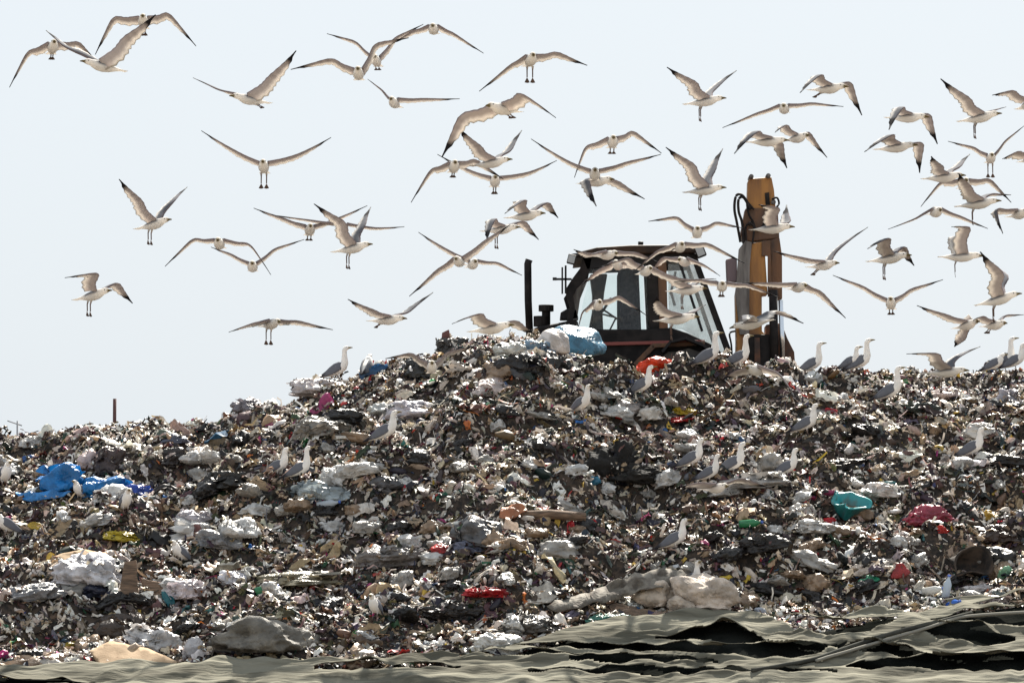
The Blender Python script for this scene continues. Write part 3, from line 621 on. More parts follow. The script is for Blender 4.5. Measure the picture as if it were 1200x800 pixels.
BL = [
 ('sack', 672, 404, 74, 46, (.045, .17, .27), 'big blue domed sack on the heap in front of the engine hood', 'sack', dict(crump=.045, transl=.02, embed=.3)),
 ('sack', 647, 402, 42, 34, (.66, .60, .56), 'off white stuffed sack leaning on the blue domed sack', 'sack', dict(crump=.06, transl=.02)),
 ('plastic_bag', 626, 411, 36, 30, (.20, .30, .40), 'shiny pale blue bag left of the off white stuffed sack', 'bag', dict(crump=.3)),
 ('plastic_bag', 600, 412, 34, 26, (.62, .63, .60), 'white crumpled bag near the top of the heap', 'bag', dict(crump=.3)),
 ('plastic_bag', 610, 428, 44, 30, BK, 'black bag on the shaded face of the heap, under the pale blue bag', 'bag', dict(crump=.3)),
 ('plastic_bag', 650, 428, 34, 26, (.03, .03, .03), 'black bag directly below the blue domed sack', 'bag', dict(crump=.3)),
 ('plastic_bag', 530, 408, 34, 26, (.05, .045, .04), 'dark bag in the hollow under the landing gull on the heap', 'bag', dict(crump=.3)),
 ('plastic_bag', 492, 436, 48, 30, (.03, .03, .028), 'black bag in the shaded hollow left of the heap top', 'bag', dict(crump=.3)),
 ('plastic_bag', 580, 457, 48, 28, (.62, .53, .50), 'pinkish white bag below the heap top', 'bag', dict(crump=.2)),
 ('plastic_bag', 372, 456, 72, 26, (.62, .56, .55), 'long pale bag under the profile gull at the left shoulder', 'bag', dict(crump=.16)),
 ('plastic_bag', 380, 501, 60, 30, (.26, .235, .205), 'grey brown bag with folded top left of the lone standing gull', 'bag', dict(crump=.22)),
 ('striped_bag', 482, 484, 46, 24, (.60, .57, .62), 'white bag with pleats right above the lone standing gull', 'bag', dict(crump=.22)),
 ('plastic_bag', 452, 481, 34, 18, (.55, .56, .54), 'flat white bag left of the pleated white bag', 'bag', dict(crump=.25)),
 ('plastic_bag', 415, 551, 52, 26, (.60, .59, .57), 'crumpled white bag above the bluish grey bag', 'bag', dict(crump=.3)),
 ('plastic_bag', 378, 578, 64, 30, (.36, .42, .45), 'bluish grey shiny bag on the left slope', 'bag', dict(crump=.2, rough=.25)),
 ('plastic_bag', 453, 567, 50, 24, DG, 'smooth dark grey bag right of the bluish grey bag', 'bag', dict(crump=.08)),
 ('blue_sack', 73, 563, 46, 32, (.012, .19, .52), 'bright blue stuffed sack, left of two at the far left', 'sack', dict(crump=.12)),
 ('blue_sack', 122, 574, 50, 30, (.010, .20, .55), 'bright blue stuffed sack, right of two at the far left', 'sack', dict(crump=.2)),
 ('blue_sack', 163, 580, 26, 18, (.02, .07, .40), 'small deep blue bag right of the bright blue sacks', 'bag', dict(crump=.3)),
 ('plastic_bag', 39, 540, 20, 14, (.03, .10, .30), 'small blue bag above the bright blue sacks', 'bag', dict(crump=.3)),
 ('cloth_bundle', 130, 542, 34, 32, (.07, .045, .04), 'dark brown bundle behind the bright blue sacks', 'bundle', dict(crump=.25)),
 ('plastic_bag', 107, 540, 24, 28, (.60, .48, .46), 'pinkish bag between the bright blue sacks and the dark brown bundle', 'bag', dict(crump=.25)),
 ('plastic_bag', 40, 520, 28, 18, (.55, .54, .52), 'pale bag at the left end of the crest', 'bag', dict(crump=.25)),
 ('plastic_bag', 205, 517, 26, 16, (.10, .11, .16), 'dark blue grey bag near the left crest', 'bag', dict(crump=.15)),
 ('plastic_bag', 290, 478, 32, 20, (.20, .18, .20), 'striped dark bag on the crest at left', 'bag', dict(crump=.25)),
 ('plastic_bag', 228, 610, 42, 26, (.50, .47, .50), 'lilac grey crumpled bag above the hunched gull at left', 'bag', dict(crump=.32)),
 ('plastic_bag', 118, 612, 34, 18, LG, 'small pale bag left of the yellow cloth', 'bag', dict(crump=.2)),
 ('plastic_bag', 252, 636, 52, 24, MG, 'grey bag right of the hunched gull below the yellow cloth', 'bag', dict(crump=.2)),
 ('plastic_bag', 105, 672, 66, 42, (.66, .64, .66), 'large crumpled white bag at lower left', 'bag', dict(crump=.35)),
 ('plastic_bag', 118, 695, 40, 18, (.025, .03, .06), 'navy blue bag under the large crumpled white bag', 'bag', dict(crump=.15)),
 ('plastic_bag', 36, 698, 64, 26, (.22, .22, .23), 'folded grey bag at lower left edge', 'bag', dict(crump=.3)),
 ('plastic_bag', 218, 692, 44, 28, (.70, .62, .64), 'pinkish white bag right of the upright board', 'bag', dict(crump=.35)),
 ('plastic_bag', 272, 678, 30, 22, (.70, .70, .76), 'round white bag right of the pinkish white one at lower left', 'bag', dict(crump=.2)),
 ('cloth_bundle', 142, 738, 52, 34, (.055, .038, .028), 'dark brown rolled bundle above the cardboard sheet', 'bundle', dict(crump=.16)),
 ('plastic_bag', 178, 756, 58, 40, (.66, .64, .63), 'angular white bag beside the cardboard sheet', 'bag', dict(crump=.35, transl=.2)),
 ('plastic_bag', 228, 765, 22, 34, (.55, .53, .54), 'narrow upright white bag right of the angular white bag', 'bag', dict(crump=.25)),
 ('sack', 305, 756, 86, 42, (.17, .155, .13), 'large grey sack at the bottom left of centre', 'sack', dict(crump=.2, transl=0, rough=.7, embed=.2)),
 ('plastic_bag', 45, 778, 62, 26, (.45, .32, .22), 'brown and beige bag in the bottom left corner', 'bag', dict(crump=.15)),
 ('plastic_bag', 5, 770, 18, 12, (.60, .02, .22), 'magenta scrap bag in the bottom left corner', 'bag', dict(crump=.3)),
 ('plastic_bag', 84, 757, 24, 9, (.45, .32, .03), 'yellow bag left of the cardboard sheet', 'bag', dict(crump=.3)),
 ('yellow_cloth', 143, 633, 34, 12, (.55, .42, .03), 'yellow cloth lying flat on the left slope', 'cloth', dict(crump=.35)),
 ('plastic_bag', 330, 741, 40, 14, (.03, .08, .32), 'blue and white bag above the large grey sack', 'bag', dict(crump=.35)),
 ('plastic_bag', 424, 746, 18, 11, (.06, .40, .07), 'bright green bag near the bottom, left of centre', 'bag', dict(crump=.2)),
 ('plastic_bag', 585, 758, 50, 28, (.68, .67, .63), 'white bag at the foot of the slope in the middle', 'bag', dict(crump=.32)),
 ('plastic_bag', 422, 774, 46, 18, (.66, .61, .55), 'cream crumpled bag just above the fabric sheet, left of centre', 'bag', dict(crump=.32)),
 ('plastic_bag', 345, 682, 98, 22, (.24, .21, .14), 'long olive brown bag behind the wing raising gull', 'bag', dict(crump=.14)),
 ('plastic_bag', 460, 655, 70, 30, (.22, .20, .19), 'grey brown bag right of the long olive bag', 'bag', dict(crump=.3)),
 ('plastic_bag', 480, 658, 20, 22, (.50, .49, .55), 'small white bag hanging on the grey brown bag', 'bag', dict(crump=.2)),
 ('box', 562, 627, 54, 34, (.12, .12, .125), 'dark grey crushed carton left of the fallen log', 'carton', dict(crump=.12)),
 ('plastic_bag', 548, 643, 34, 18, (.13, .14, .20), 'dark blue bag under the dark grey carton', 'bag', dict(crump=.12)),
 ('red_rag', 519, 646, 18, 9, (.45, .02, .02), 'red rag left of the dark blue bag', 'rag', dict(crump=.4)),
 ('red_rag', 572, 699, 34, 11, (.45, .015, .02), 'red rag in the lower middle of the slope', 'rag', dict(crump=.4)),
 ('plastic_bag', 590, 645, 36, 14, (.62, .58, .52), 'cream bag right of the dark blue bag', 'bag', dict(crump=.2)),
 ('plastic_bag', 735, 480, 32, 20, (.45, .42, .41), 'grey beige bag below the gull in front of the red bag', 'bag', dict(crump=.2)),
 ('plastic_bag', 764, 487, 26, 20, (.72, .68, .62), 'cream bag with sharp ridge beside the grey beige bag', 'bag', dict(crump=.25)),
 ('red_bag', 768, 425, 36, 20, (.85, .075, .015), 'bright red orange bag in front of the cab', 'bag', dict(crump=.2, transl=.2)),
 ('red_tray', 797, 495, 34, 7, (.50, .02, .02), 'flat red wrapper under the yellow one on the upper slope', 'wrapper', dict(crump=.25)),
 ('yellow_wrapper', 800, 485, 22, 9, (.60, .42, .02), 'yellow wrapper on the upper slope', 'wrapper', dict(crump=.4)),
 ('red_rag', 733, 494, 14, 7, (.55, .03, .02), 'red scrap left of the cream bag with sharp ridge', 'rag', dict(crump=.4)),
 ('red_rag', 973, 484, 12, 7, (.60, .02, .03), 'red scrap right of the gull on the upper right slope', 'rag', dict(crump=.3)),
 ('plastic_bag', 955, 449, 26, 16, (.74, .74, .72), 'white ball of plastic on the crest below the boom gull', 'bag', dict(crump=.3)),
 ('plastic_bag', 1108, 464, 34, 16, (.62, .50, .46), 'pale pink bag on the right crest', 'bag', dict(crump=.25)),
 ('plastic_bag', 1180, 466, 26, 22, (.42, .40, .44), 'grey white bag at the right edge of the crest', 'bag', dict(crump=.3)),
 ('plastic_bag', 1148, 508, 44, 22, (.58, .56, .53), 'pale crumpled bag behind the gull at right', 'bag', dict(crump=.35)),
 ('ball_bag', 1129, 544, 32, 18, (.50, .48, .46), 'smooth grey ball bag at right', 'bag', dict(crump=.05)),
 ('plastic_bag', 1032, 578, 46, 20, (.66, .60, .56), 'pale flat bag behind the teal tub', 'bag', dict(crump=.18)),
 ('plastic_bag', 938, 600, 30, 22, (.60, .57, .53), 'beige bag left of the teal tub', 'bag', dict(crump=.28)),
 ('plastic_bag', 952, 620, 42, 20, (.68, .66, .63), 'white bag touching the red scrap left of the teal tub', 'bag', dict(crump=.2)),
 ('red_rag', 970, 613, 14, 9, (.65, .01, .02), 'bright red scrap below the teal tub', 'rag', dict(crump=.2)),
 ('red_cloth', 1085, 608, 38, 20, (.40, .06, .10), 'crimson and white cloth on the right slope', 'cloth', dict(crump=.35)),
 ('red_rag', 1103, 624, 11, 9, (.60, .02, .01), 'small red scrap beneath the crimson cloth', 'rag', dict(crump=.3)),
 ('yellow_wrapper', 1160, 607, 13, 12, (.50, .30, .03), 'yellow wrapper near the right edge', 'wrapper', dict(crump=.3)),
 ('plastic_bag', 1156, 648, 32, 14, (.70, .66, .62), 'white bag right above the dark crushed tub', 'bag', dict(crump=.12)),
 ('plastic_bag', 1026, 668, 58, 26, (.62, .53, .45), 'large peach coloured bag left of the red triangular scrap', 'bag', dict(crump=.2)),
 ('plastic_bag', 1018, 681, 18, 10, (.03, .30, .16), 'green bag below the large peach coloured bag', 'bag', dict(crump=.3)),
 ('plastic_bag', 1178, 675, 16, 22, (.20, .40, .25), 'pale green bag at the right edge', 'bag', dict(crump=.35)),
 ('plastic_bag', 1145, 692, 36, 12, (.68, .64, .63), 'flat white bag just above the black liner at right', 'bag', dict(crump=.3)),
 ('plastic_bag', 1002, 711, 20, 10, (.60, .38, .04), 'orange yellow bag at the edge of the black liner', 'bag', dict(crump=.35)),
 ('plastic_bag', 1165, 704, 40, 14, (.38, .31, .29), 'brownish bag at the right end above the liner', 'bag', dict(crump=.2)),
 ('sack', 775, 706, 46, 36, (.56, .47, .38), 'left beige sack of two lying above the fabric sheet', 'sack', dict(crump=.17, transl=0, rough=.85, embed=.12)),
 ('sack', 828, 704, 64, 42, (.58, .49, .41), 'right beige sack of two lying above the fabric sheet', 'sack', dict(crump=.17, transl=0, rough=.85, embed=.12)),
 ('sack', 800, 716, 34, 26, (.52, .44, .36), 'small beige sack squeezed between the two beige sacks', 'sack', dict(crump=.17, transl=0, rough=.85, embed=.12)),
 ('plastic_bag', 746, 706, 20, 22, (.50, .49, .45), 'white netted bag left of the beige sacks', 'bag', dict(crump=.4)),
 ('green_net', 712, 729, 44, 15, (.06, .20, .15), 'dull green net bag on the edge of the fabric sheet', 'net', dict(crump=.4)),
 ('plastic_bag', 890, 718, 16, 14, (.50, .53, .60), 'small bluish white bag right of the beige sacks', 'bag', dict(crump=.08)),
 ('dark_bag', 1158, 630, 46, 22, (.05, .03, .022), 'dark brown torn bag above the crushed tub', 'bag', dict(crump=.35, transl=.02)),
 ('shaggy_clump', 718, 544, 44, 48, (.012, .011, .010), 'shaggy black clump standing in the middle of the slope', 'clump', dict(crump=.5, transl=0, rough=.9)),
 ('shaggy_clump', 752, 558, 46, 24, (.016, .014, .012), 'low black clump right of the shaggy black one', 'clump', dict(crump=.5, transl=0, rough=.9)),
 ('plastic_bag', 695, 566, 16, 12, (.03, .20, .32), 'small blue bag at the foot of the shaggy black clump', 'bag', dict(crump=.25)),
 ('plastic_bag', 750, 568, 16, 14, (.74, .72, .70), 'small white cube shaped bag right of the small blue bag', 'bag', dict(crump=.15)),
 ('plastic_bag', 880, 566, 70, 22, (.42, .40, .38), 'long grey sheet bag beside the skimming gull', 'bag', dict(crump=.2)),
 ('plastic_bag', 508, 450, 10, 8, (.03, .45, .12), 'tiny green bottle bag on the left flank of the heap', 'bag', dict(crump=.1)),
 ('plastic_bag', 205, 540, 30, 24, (.03, .022, .02), 'black bag on the left crest right of the dark brown bundle', 'bag', dict(crump=.3)),
 ('plastic_bag', 270, 568, 50, 26, (.03, .028, .025), 'black bag left of the pair of standing gulls', 'bag', dict(crump=.3)),
 ('plastic_bag', 1075, 480, 40, 16, (.05, .06, .05), 'dark bag below the large profile gull at right', 'bag', dict(crump=.3)),
 ('plastic_bag', 985, 548, 60, 20, (.035, .03, .028), 'black bag above the pale flat bag at right', 'bag', dict(crump=.35)),
 ('plastic_bag', 890, 640, 46, 24, (.03, .026, .024), 'black bag in the lower right middle of the slope', 'bag', dict(crump=.35)),
 ('plastic_bag', 530, 720, 60, 26, (.035, .03, .028), 'black bag in the lower middle, under the red rag', 'bag', dict(crump=.35)),
 ('plastic_bag', 620, 735, 60, 26, (.10, .09, .08), 'dark grey bag at the tip of the brown gull wing', 'bag', dict(crump=.3)),
]
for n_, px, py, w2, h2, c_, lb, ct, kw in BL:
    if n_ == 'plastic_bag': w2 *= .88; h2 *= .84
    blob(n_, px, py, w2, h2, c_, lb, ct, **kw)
def shag(px, py, w2, h2, lb):
    pass
flap('cardboard_sheet', [(103, 768), (126, 758), (172, 766), (210, 780), (190, 792), (125, 794)], 62, None, 'brown cardboard sheet lying flat at the bottom left', 'cardboard', .012, m=M_CARD, thick=.012)
flap('board', [(146, 662), (160, 660), (164, 705), (140, 706)], 15, None, 'upright weathered board at lower left', 'board', .006, m=M_WOOD, thick=.03)
flap('cardboard_box', [(62, 655), (95, 648), (125, 652), (110, 664), (70, 668)], 60, None, 'flattened tan cardboard behind the large crumpled white bag', 'cardboard', .02, m=M_CARD, thick=.012)
flap('plank', [(166, 681), (210, 690), (212, 698), (168, 696)], 35, None, 'dark fallen plank right of the upright board', 'plank', .006, m=M_WOOD, thick=.03)
flap('blue_sheet', [(18, 580), (40, 582), (60, 578), (84, 580), (76, 586), (50, 589), (34, 591), (24, 587)], 50, (.03, .22, .55), 'blue plastic sheet spread in front of the bright blue sacks', 'sheet', .05)
flap('panel', [(516, 418), (518, 392), (526, 388), (528, 402), (522, 416)], 10, None, 'thin brown panel sticking up on the left of the heap top', 'panel', .01, m=mat('brown_panel', (.12, .045, .04), .7), thick=.02)
flap('orange_cloth', [(588, 598), (612, 594), (618, 602), (600, 612), (584, 610)], 40, (.32, .12, .05), 'rust orange cloth above the fallen log', 'cloth', .03)
flap('red_scrap', [(1042, 681), (1050, 664), (1056, 662), (1066, 674), (1058, 680)], 20, (.30, .02, .02), 'dark red triangular scrap standing on the lower right slope', 'scrap', .02)
flap('grey_sheet', [(640, 714), (690, 700), (740, 682), (790, 672), (812, 680), (806, 690), (750, 699), (700, 712), (650, 722)], 58, (.26, .25, .22), 'long grey crumpled fabric roll above the beige sacks', 'fabric', .07, m=M_FAB)
flap('white_sheet', [(1000, 590), (1010, 575), (1052, 570), (1055, 584), (1020, 590)], 55, (.60, .56, .52), 'pale sheet right behind the teal tub', 'sheet', .03)
flap('beige_sheet', [(600, 700), (640, 690), (665, 700), (640, 712), (604, 712)], 55, (.46, .42, .36), 'beige sheet left of the long grey fabric roll', 'sheet', .05)
def placed(name, px, py, lb, ct):
    q = hit(px, py); o = empty(name, q, lb, ct); return o, q
# fallen log on the void in the middle of the slope
o, q = placed('log', 645, 616, 'short grey log lying across the middle of the slope', 'log')
bpy.data.objects.remove(o)
b = MB(q); b.tube([q + Vector((-.30, .05, .08)), q + Vector((0, .02, .10)), q + Vector((.37, .06, .07))], .055, 12, .048); o = b.build('log', M_WOOD, None, True); o.location = q; tag(o, 'short grey log lying across the middle of the slope', 'log')
# teal tub: open basin with rim and handle
q = hit(994, 612); tub = empty('plastic_tub', q + Vector((0, .05, .08)), 'dented teal plastic tub lying open on the right slope', 'tub')
tub.rotation_euler = (R(32), R(8), R(10))
M_TEAL = mat('teal_plastic', (.03, .27, .29), .4, (.08, .11, .10), 7, contrast=(.45, .7), bump=.5, bscale=8)
def lathe(prof, n=28, sx=1, sy=1):
    b = MB(); vs = []; fs = []
    for i in range(n):
        t = 2 * math.pi * i / n
        for r_, z in prof: vs.append((math.cos(t) * r_ * sx, math.sin(t) * r_ * sy, z))
    k = len(prof)
    for i in range(n):
        for j in range(k - 1): fs.append((i * k + j, ((i + 1) % n) * k + j, ((i + 1) % n) * k + j + 1, i * k + j + 1))
    b.add(vs, fs); return b
ob = lathe([(.005, 0), (.14, 0), (.19, .17), (.205, .18), (.205, .19), (.185, .19), (.135, .015), (.005, .012)], 30, 1.0, .85).build('basin', M_TEAL, tub, True)
for v in ob.data.vertices: k_ = mn.noise_vector(v.co * 7); v.co += Vector((k_.x * .09, k_.y * .08, k_.z * .09)); v.co.z *= .85
b = MB(); b.tube([Vector((-.19 + .0, .06 * math.cos(t) , .18 + .07 * math.sin(t))) for t in np.linspace(0, math.pi, 10)], .01, 8); b.build('handle', M_TEAL, tub, True)
# two dark open tubs / buckets lying on their side
M_TUB = mat('black_rubber', (.012, .009, .007), .9, (.05, .034, .024), 9, bump=.6, bscale=12)
def o_squash(o):
    for v in o.data.vertices:
        c = v.co; k_ = mn.noise_vector(Vector((c.x * 4, c.y * 4, c.z * 3)) + o.location); v.co = Vector((c.x * 1.15 + k_.x * .13, c.y * .72 + k_.y * .13, c.z + k_.z * .10))
def bucket(px, py, r_, lb, rot, name='rubber_tub'):
    q = hit(px, py); o = lathe([(.004, 0), (.8 * r_, 0), (r_, 1.0 * r_), (1.06 * r_, 1.02 * r_), (1.06 * r_, 1.06 * r_), (.95 * r_, 1.05 * r_), (.76 * r_, .05), (.004, .04)], 32).build(name, M_TUB, None, True)
    o.location = q + Vector((0, .12, r_ * .5)); o.rotation_euler = (R(rot[0]), 0, R(rot[1])); return o_squash(o) or tag(o, lb, 'tub')
bucket(1134, 680, .21, 'large crushed dark brown tub lying open towards the viewer at lower right', (66, 5))

# half pipe shell
o = flap('dark_shell', [(708, 718), (722, 710), (745, 716), (766, 730), (740, 732)], 55, None, 'curved dark board at the edge of the fabric sheet left of the beige sacks', 'board', .03, m=M_WOOD, thick=.02)
# bottles
def bottle(px, py, col, lb, rot, L=.26, r_=.042):
    q = hit(px, py); e = empty('bottle', q + Vector((0, 0, .05)), lb, 'bottle'); e.rotation_euler = tuple(R(a) for a in rot)
    lathe([(.002, 0), (r_, .005), (r_, L * .62), (r_ * .45, L * .82), (r_ * .32, L * .86), (r_ * .32, L * .94), (.002, L * .94)], 18).build('body', mat('bottle_plastic_%s' % lb[:5], col, .15, transl=.3), e, True)
    lathe([(.002, L * .92), (r_ * .42, L * .92), (r_ * .42, L), (.002, L)], 14).build('cap', mat('bottle_cap', (.05, .12, .45), .4), e, True)
bottle(1106, 708, (.50, .56, .62), 'clear bottle standing tilted at the edge of the black liner', (-15, 12, 0))
bottle(1110, 716, (.04, .16, .60), 'blue bottle lying under the clear one at the black liner', (70, 40, 20), .2)
bottle(372, 600, (.55, .58, .60), 'clear bottle lying below the bluish grey bag', (20, 80, 10)); bottle(866, 622, (.05, .26, .12), 'green bottle lying right of the dark backed gull', (20, 85, 0))
bottle(1080, 700, (.6, .6, .58), 'milky bottle lying left of the tilted clear bottle', (15, 82, -20)); bottle(300, 700, (.04, .25, .12), 'green bottle lying right of the round white bag at lower left', (10, 75, 30))
# posts sticking up beyond the left crest
q = hit(134, 508, -3, .6); yb = 1.2
def post(px, y_, r0, r1, rad, m, lb, extra=None):
    p0 = at(px, r1, y_ - CAM_Y); p1 = at(px, r0, y_ - CAM_Y); gz = H1(p0.x, y_) - .1
    b = MB((p0.x, y_, gz)); b.tube([(p0.x, y_, gz), (p1.x + .005, y_, p1.z)], rad, 10)
    if extra: b.tube([(p0.x - .12, y_, p0.z + .16), (p0.x + .06, y_, p0.z + .10)], rad * .7, 6)
    o = b.build('post', m, None, True); o.location = (p0.x, y_, gz); return tag(o, lb, 'post')
post(134, 1.2, 467, 500, .022, mat('rusty_post', (.10, .045, .04), .8), 'thin dark metal post standing on the left crest')
post(20, 3.0, 493, 508, .012, mat('pale_stake', (.35, .35, .36), .7), 'faint thin stake beyond the left end of the crest', True)
# middle sized crumpled bags, nothing tells them apart
rs = np.random.RandomState(11)
protos = []
GL_ = [((.66, .65, .63), 'one of many small crumpled white plastic bags scattered over the slope', 'small white bags over the slope', .34), ((.40, .38, .35), 'one of many small crumpled grey plastic bags scattered over the slope', 'small grey bags over the slope', .26),
       ((.028, .026, .026), 'one of many small crumpled black plastic bags scattered over the slope', 'small black bags over the slope', .26), ((.34, .24, .16), 'one of many small crumpled brown paper scraps scattered over the slope', 'small brown scraps over the slope', .14)]
for k_, (c_, lb, gr, fr_) in enumerate(GL_):
    for j in range(3):
        o = blob('small_bag' if k_ < 3 else 'paper_scrap', 300 + 90 * j + 40 * k_, 600 + 20 * j, 24, 14, c_, lb, 'bag' if k_ < 3 else 'paper', crump=.4, seed=100 + 17 * k_ + 5 * j, group=gr); protos.append((k_, o))
for i in range(150):
    k_ = rs.choice(4, p=[g_[3] for g_ in GL_]); src = [o for kk, o in protos if kk == k_][rs.randint(3)]
    o = src.copy(); COL.objects.link(o); px = rs.uniform(-30, 1230)
    lo = np.interp(px, [c[0] for c in CREST], [c[1] for c in CREST]) + 18; hi = np.interp(px, [c[0] for c in TARP], [c[1] for c in TARP]) - 8
    q = hit(px, rs.uniform(lo, hi)); o.location = q + Vector((0, 0, .02)); s_ = rs.uniform(.5, 1.25); o.scale = (s_ * rs.uniform(.8, 1.5), s_, s_ * rs.uniform(.7, 1.3)); o.rotation_euler = (rs.uniform(-.4, .4), rs.uniform(-.4, .4), rs.uniform(0, 6.28))

# scraps that lie on top of the bags, then the whole loose layer becomes one object
ON = np.array(ONTOP)
ON = ON[rng.rand(len(ON)) < .9]
parts.append(make_litter(len(ON), XR, YR, .016, .055, 'sheet', .5, pts=ON))
Vs, Qs, Cs = [], [], []; k = 0
for v, q, c in parts: Vs.append(v); Qs.append(q + k); Cs.append(c); k += len(v)
m_litter = attr_mat('mixed_litter', .5, .10)
link('loose_litter', np_mesh('loose_litter', np.concatenate(Vs), np.concatenate(Qs), np.concatenate(Cs)), m_litter, smooth=True, kind='stuff')


# ---------------------------------------------------------------- gulls
m_gull = attr_mat('gull_plumage', .8, .0, .2, calm=True)
m_gull_fly = attr_mat('gull_flight_plumage', .85, .42, .2, calm=True)
WHITE, GREY, BLACK, BEAK, LEG, FLESH = (.80, .765, .72), (.165, .17, .19), (.022, .02, .024), (.17, .13, .06), (.16, .11, .09), (.20, .14, .12)

class GM:
    def __init__(s): s.v = []; s.f = []; s.c = []
    def loft(s, rings, cols, cap=True):
        n = len(rings[0]); k = len(s.v)
        for r_, c_ in zip(rings, cols):
            for j, p in enumerate(r_):
                s.v.append(tuple(p)); s.c.append(c_[j] if isinstance(c_, list) else c_)
        for i in range(len(rings) - 1):
            for j in range(n): s.f.append((k + i * n + j, k + i * n + (j + 1) % n, k + (i + 1) * n + (j + 1) % n, k + (i + 1) * n + j))
        if cap:
            s.f.append(tuple(k + j for j in range(n - 1, -1, -1))); m = k + (len(rings) - 1) * n; s.f.append(tuple(m + j for j in range(n)))
    def mesh(s, name):
        me = bpy.data.meshes.new(name); me.from_pydata(s.v, [], s.f); me.update()
        a = me.color_attributes.new('Col', 'FLOAT_COLOR', 'POINT')
        a.data.foreach_set('color', np.array([(*c, 1) for c in s.c], np.float32).ravel())
        return me
def ring(c, t, ry, rz, n=12, side=Vector((0, 1, 0))):
    """ellipse round the point c, perpendicular to t; ry along side"""
    t = Vector(t).normalized(); up = t.cross(side).normalized()
    return [Vector(c) + side * (math.cos(2 * math.pi * i / n) * ry) + up * (math.sin(2 * math.pi * i / n) * rz) for i in range(n)]
def gull_body(g, path, upcol=None):
    """path: (x, z, ry, rz, colour key) from tail to beak tip"""
    rings, cols = [], []; n = 14
    for i, (x, z, ry, rz, ck) in enumerate(path):
        a = path[max(i - 1, 0)]; b = path[min(i + 1, len(path) - 1)]
        r_ = ring((x, 0, z), (b[0] - a[0], 0, b[1] - a[1]), ry, rz, n)
        rings.append(r_)
        base = {'w': WHITE, 'b': BEAK, 't': WHITE, 'g': WHITE}[ck]
        cl = []
        for j in range(n):
            s_ = math.sin(2 * math.pi * j / n)
            cl.append(GREY if (ck == 'g' and s_ > .35) else base)
        cols.append(cl)
    g.loft(rings, cols)
def eyes(g, c, r_, spread):
    for s_ in (-1, 1):
        cc = Vector(c) + Vector((0, s_ * spread, 0)); g.loft([ring(cc + Vector((dx, 0, 0)) * r_, (1, 0, 0), q * r_, q * r_, 6) for dx, q in ((-1, .1), (-.4, .9), (.4, .9), (1, .1))], [BLACK] * 4)
def legs_down(g, root, down, length=.11, spread=.028, foot=True, ang=0):
    for s_ in (-1, 1):
        a = Vector(root) + Vector((0, s_ * spread, 0)); d = Vector(down).normalized()
        k = a + d * length * .35 + Vector((-.01, 0, 0)); e = a + d * length
        pts = [a, k, e]; radii = [.013, .0065, .006]
        g.loft([ring(p, d, r_, r_, 6) for p, r_ in zip(pts, radii)], [WHITE, FLESH, FLESH])
        if foot:
            fx = Vector((.055, 0, -.006)) if foot == 'flat' else (d * .05 + Vector((.006, 0, 0)))
            sd = Vector((0, 1, 0)); wd = .026
            P = [e + Vector((-.006, 0, .004)), e + fx + sd * wd, e + fx * 1.12, e + fx - sd * wd]
            k0 = len(g.v)
            for p in P: g.v.append(tuple(p)); g.c.append(LEG)
            for p in P: g.v.append(tuple(p + Vector((0.004, 0, -.004)))); g.c.append(LEG)
            g.f += [(k0, k0 + 3, k0 + 2, k0 + 1), (k0 + 4, k0 + 5, k0 + 6, k0 + 7)] + [(k0 + i, k0 + (i + 1) % 4, k0 + 4 + (i + 1) % 4, k0 + 4 + i) for i in range(4)]

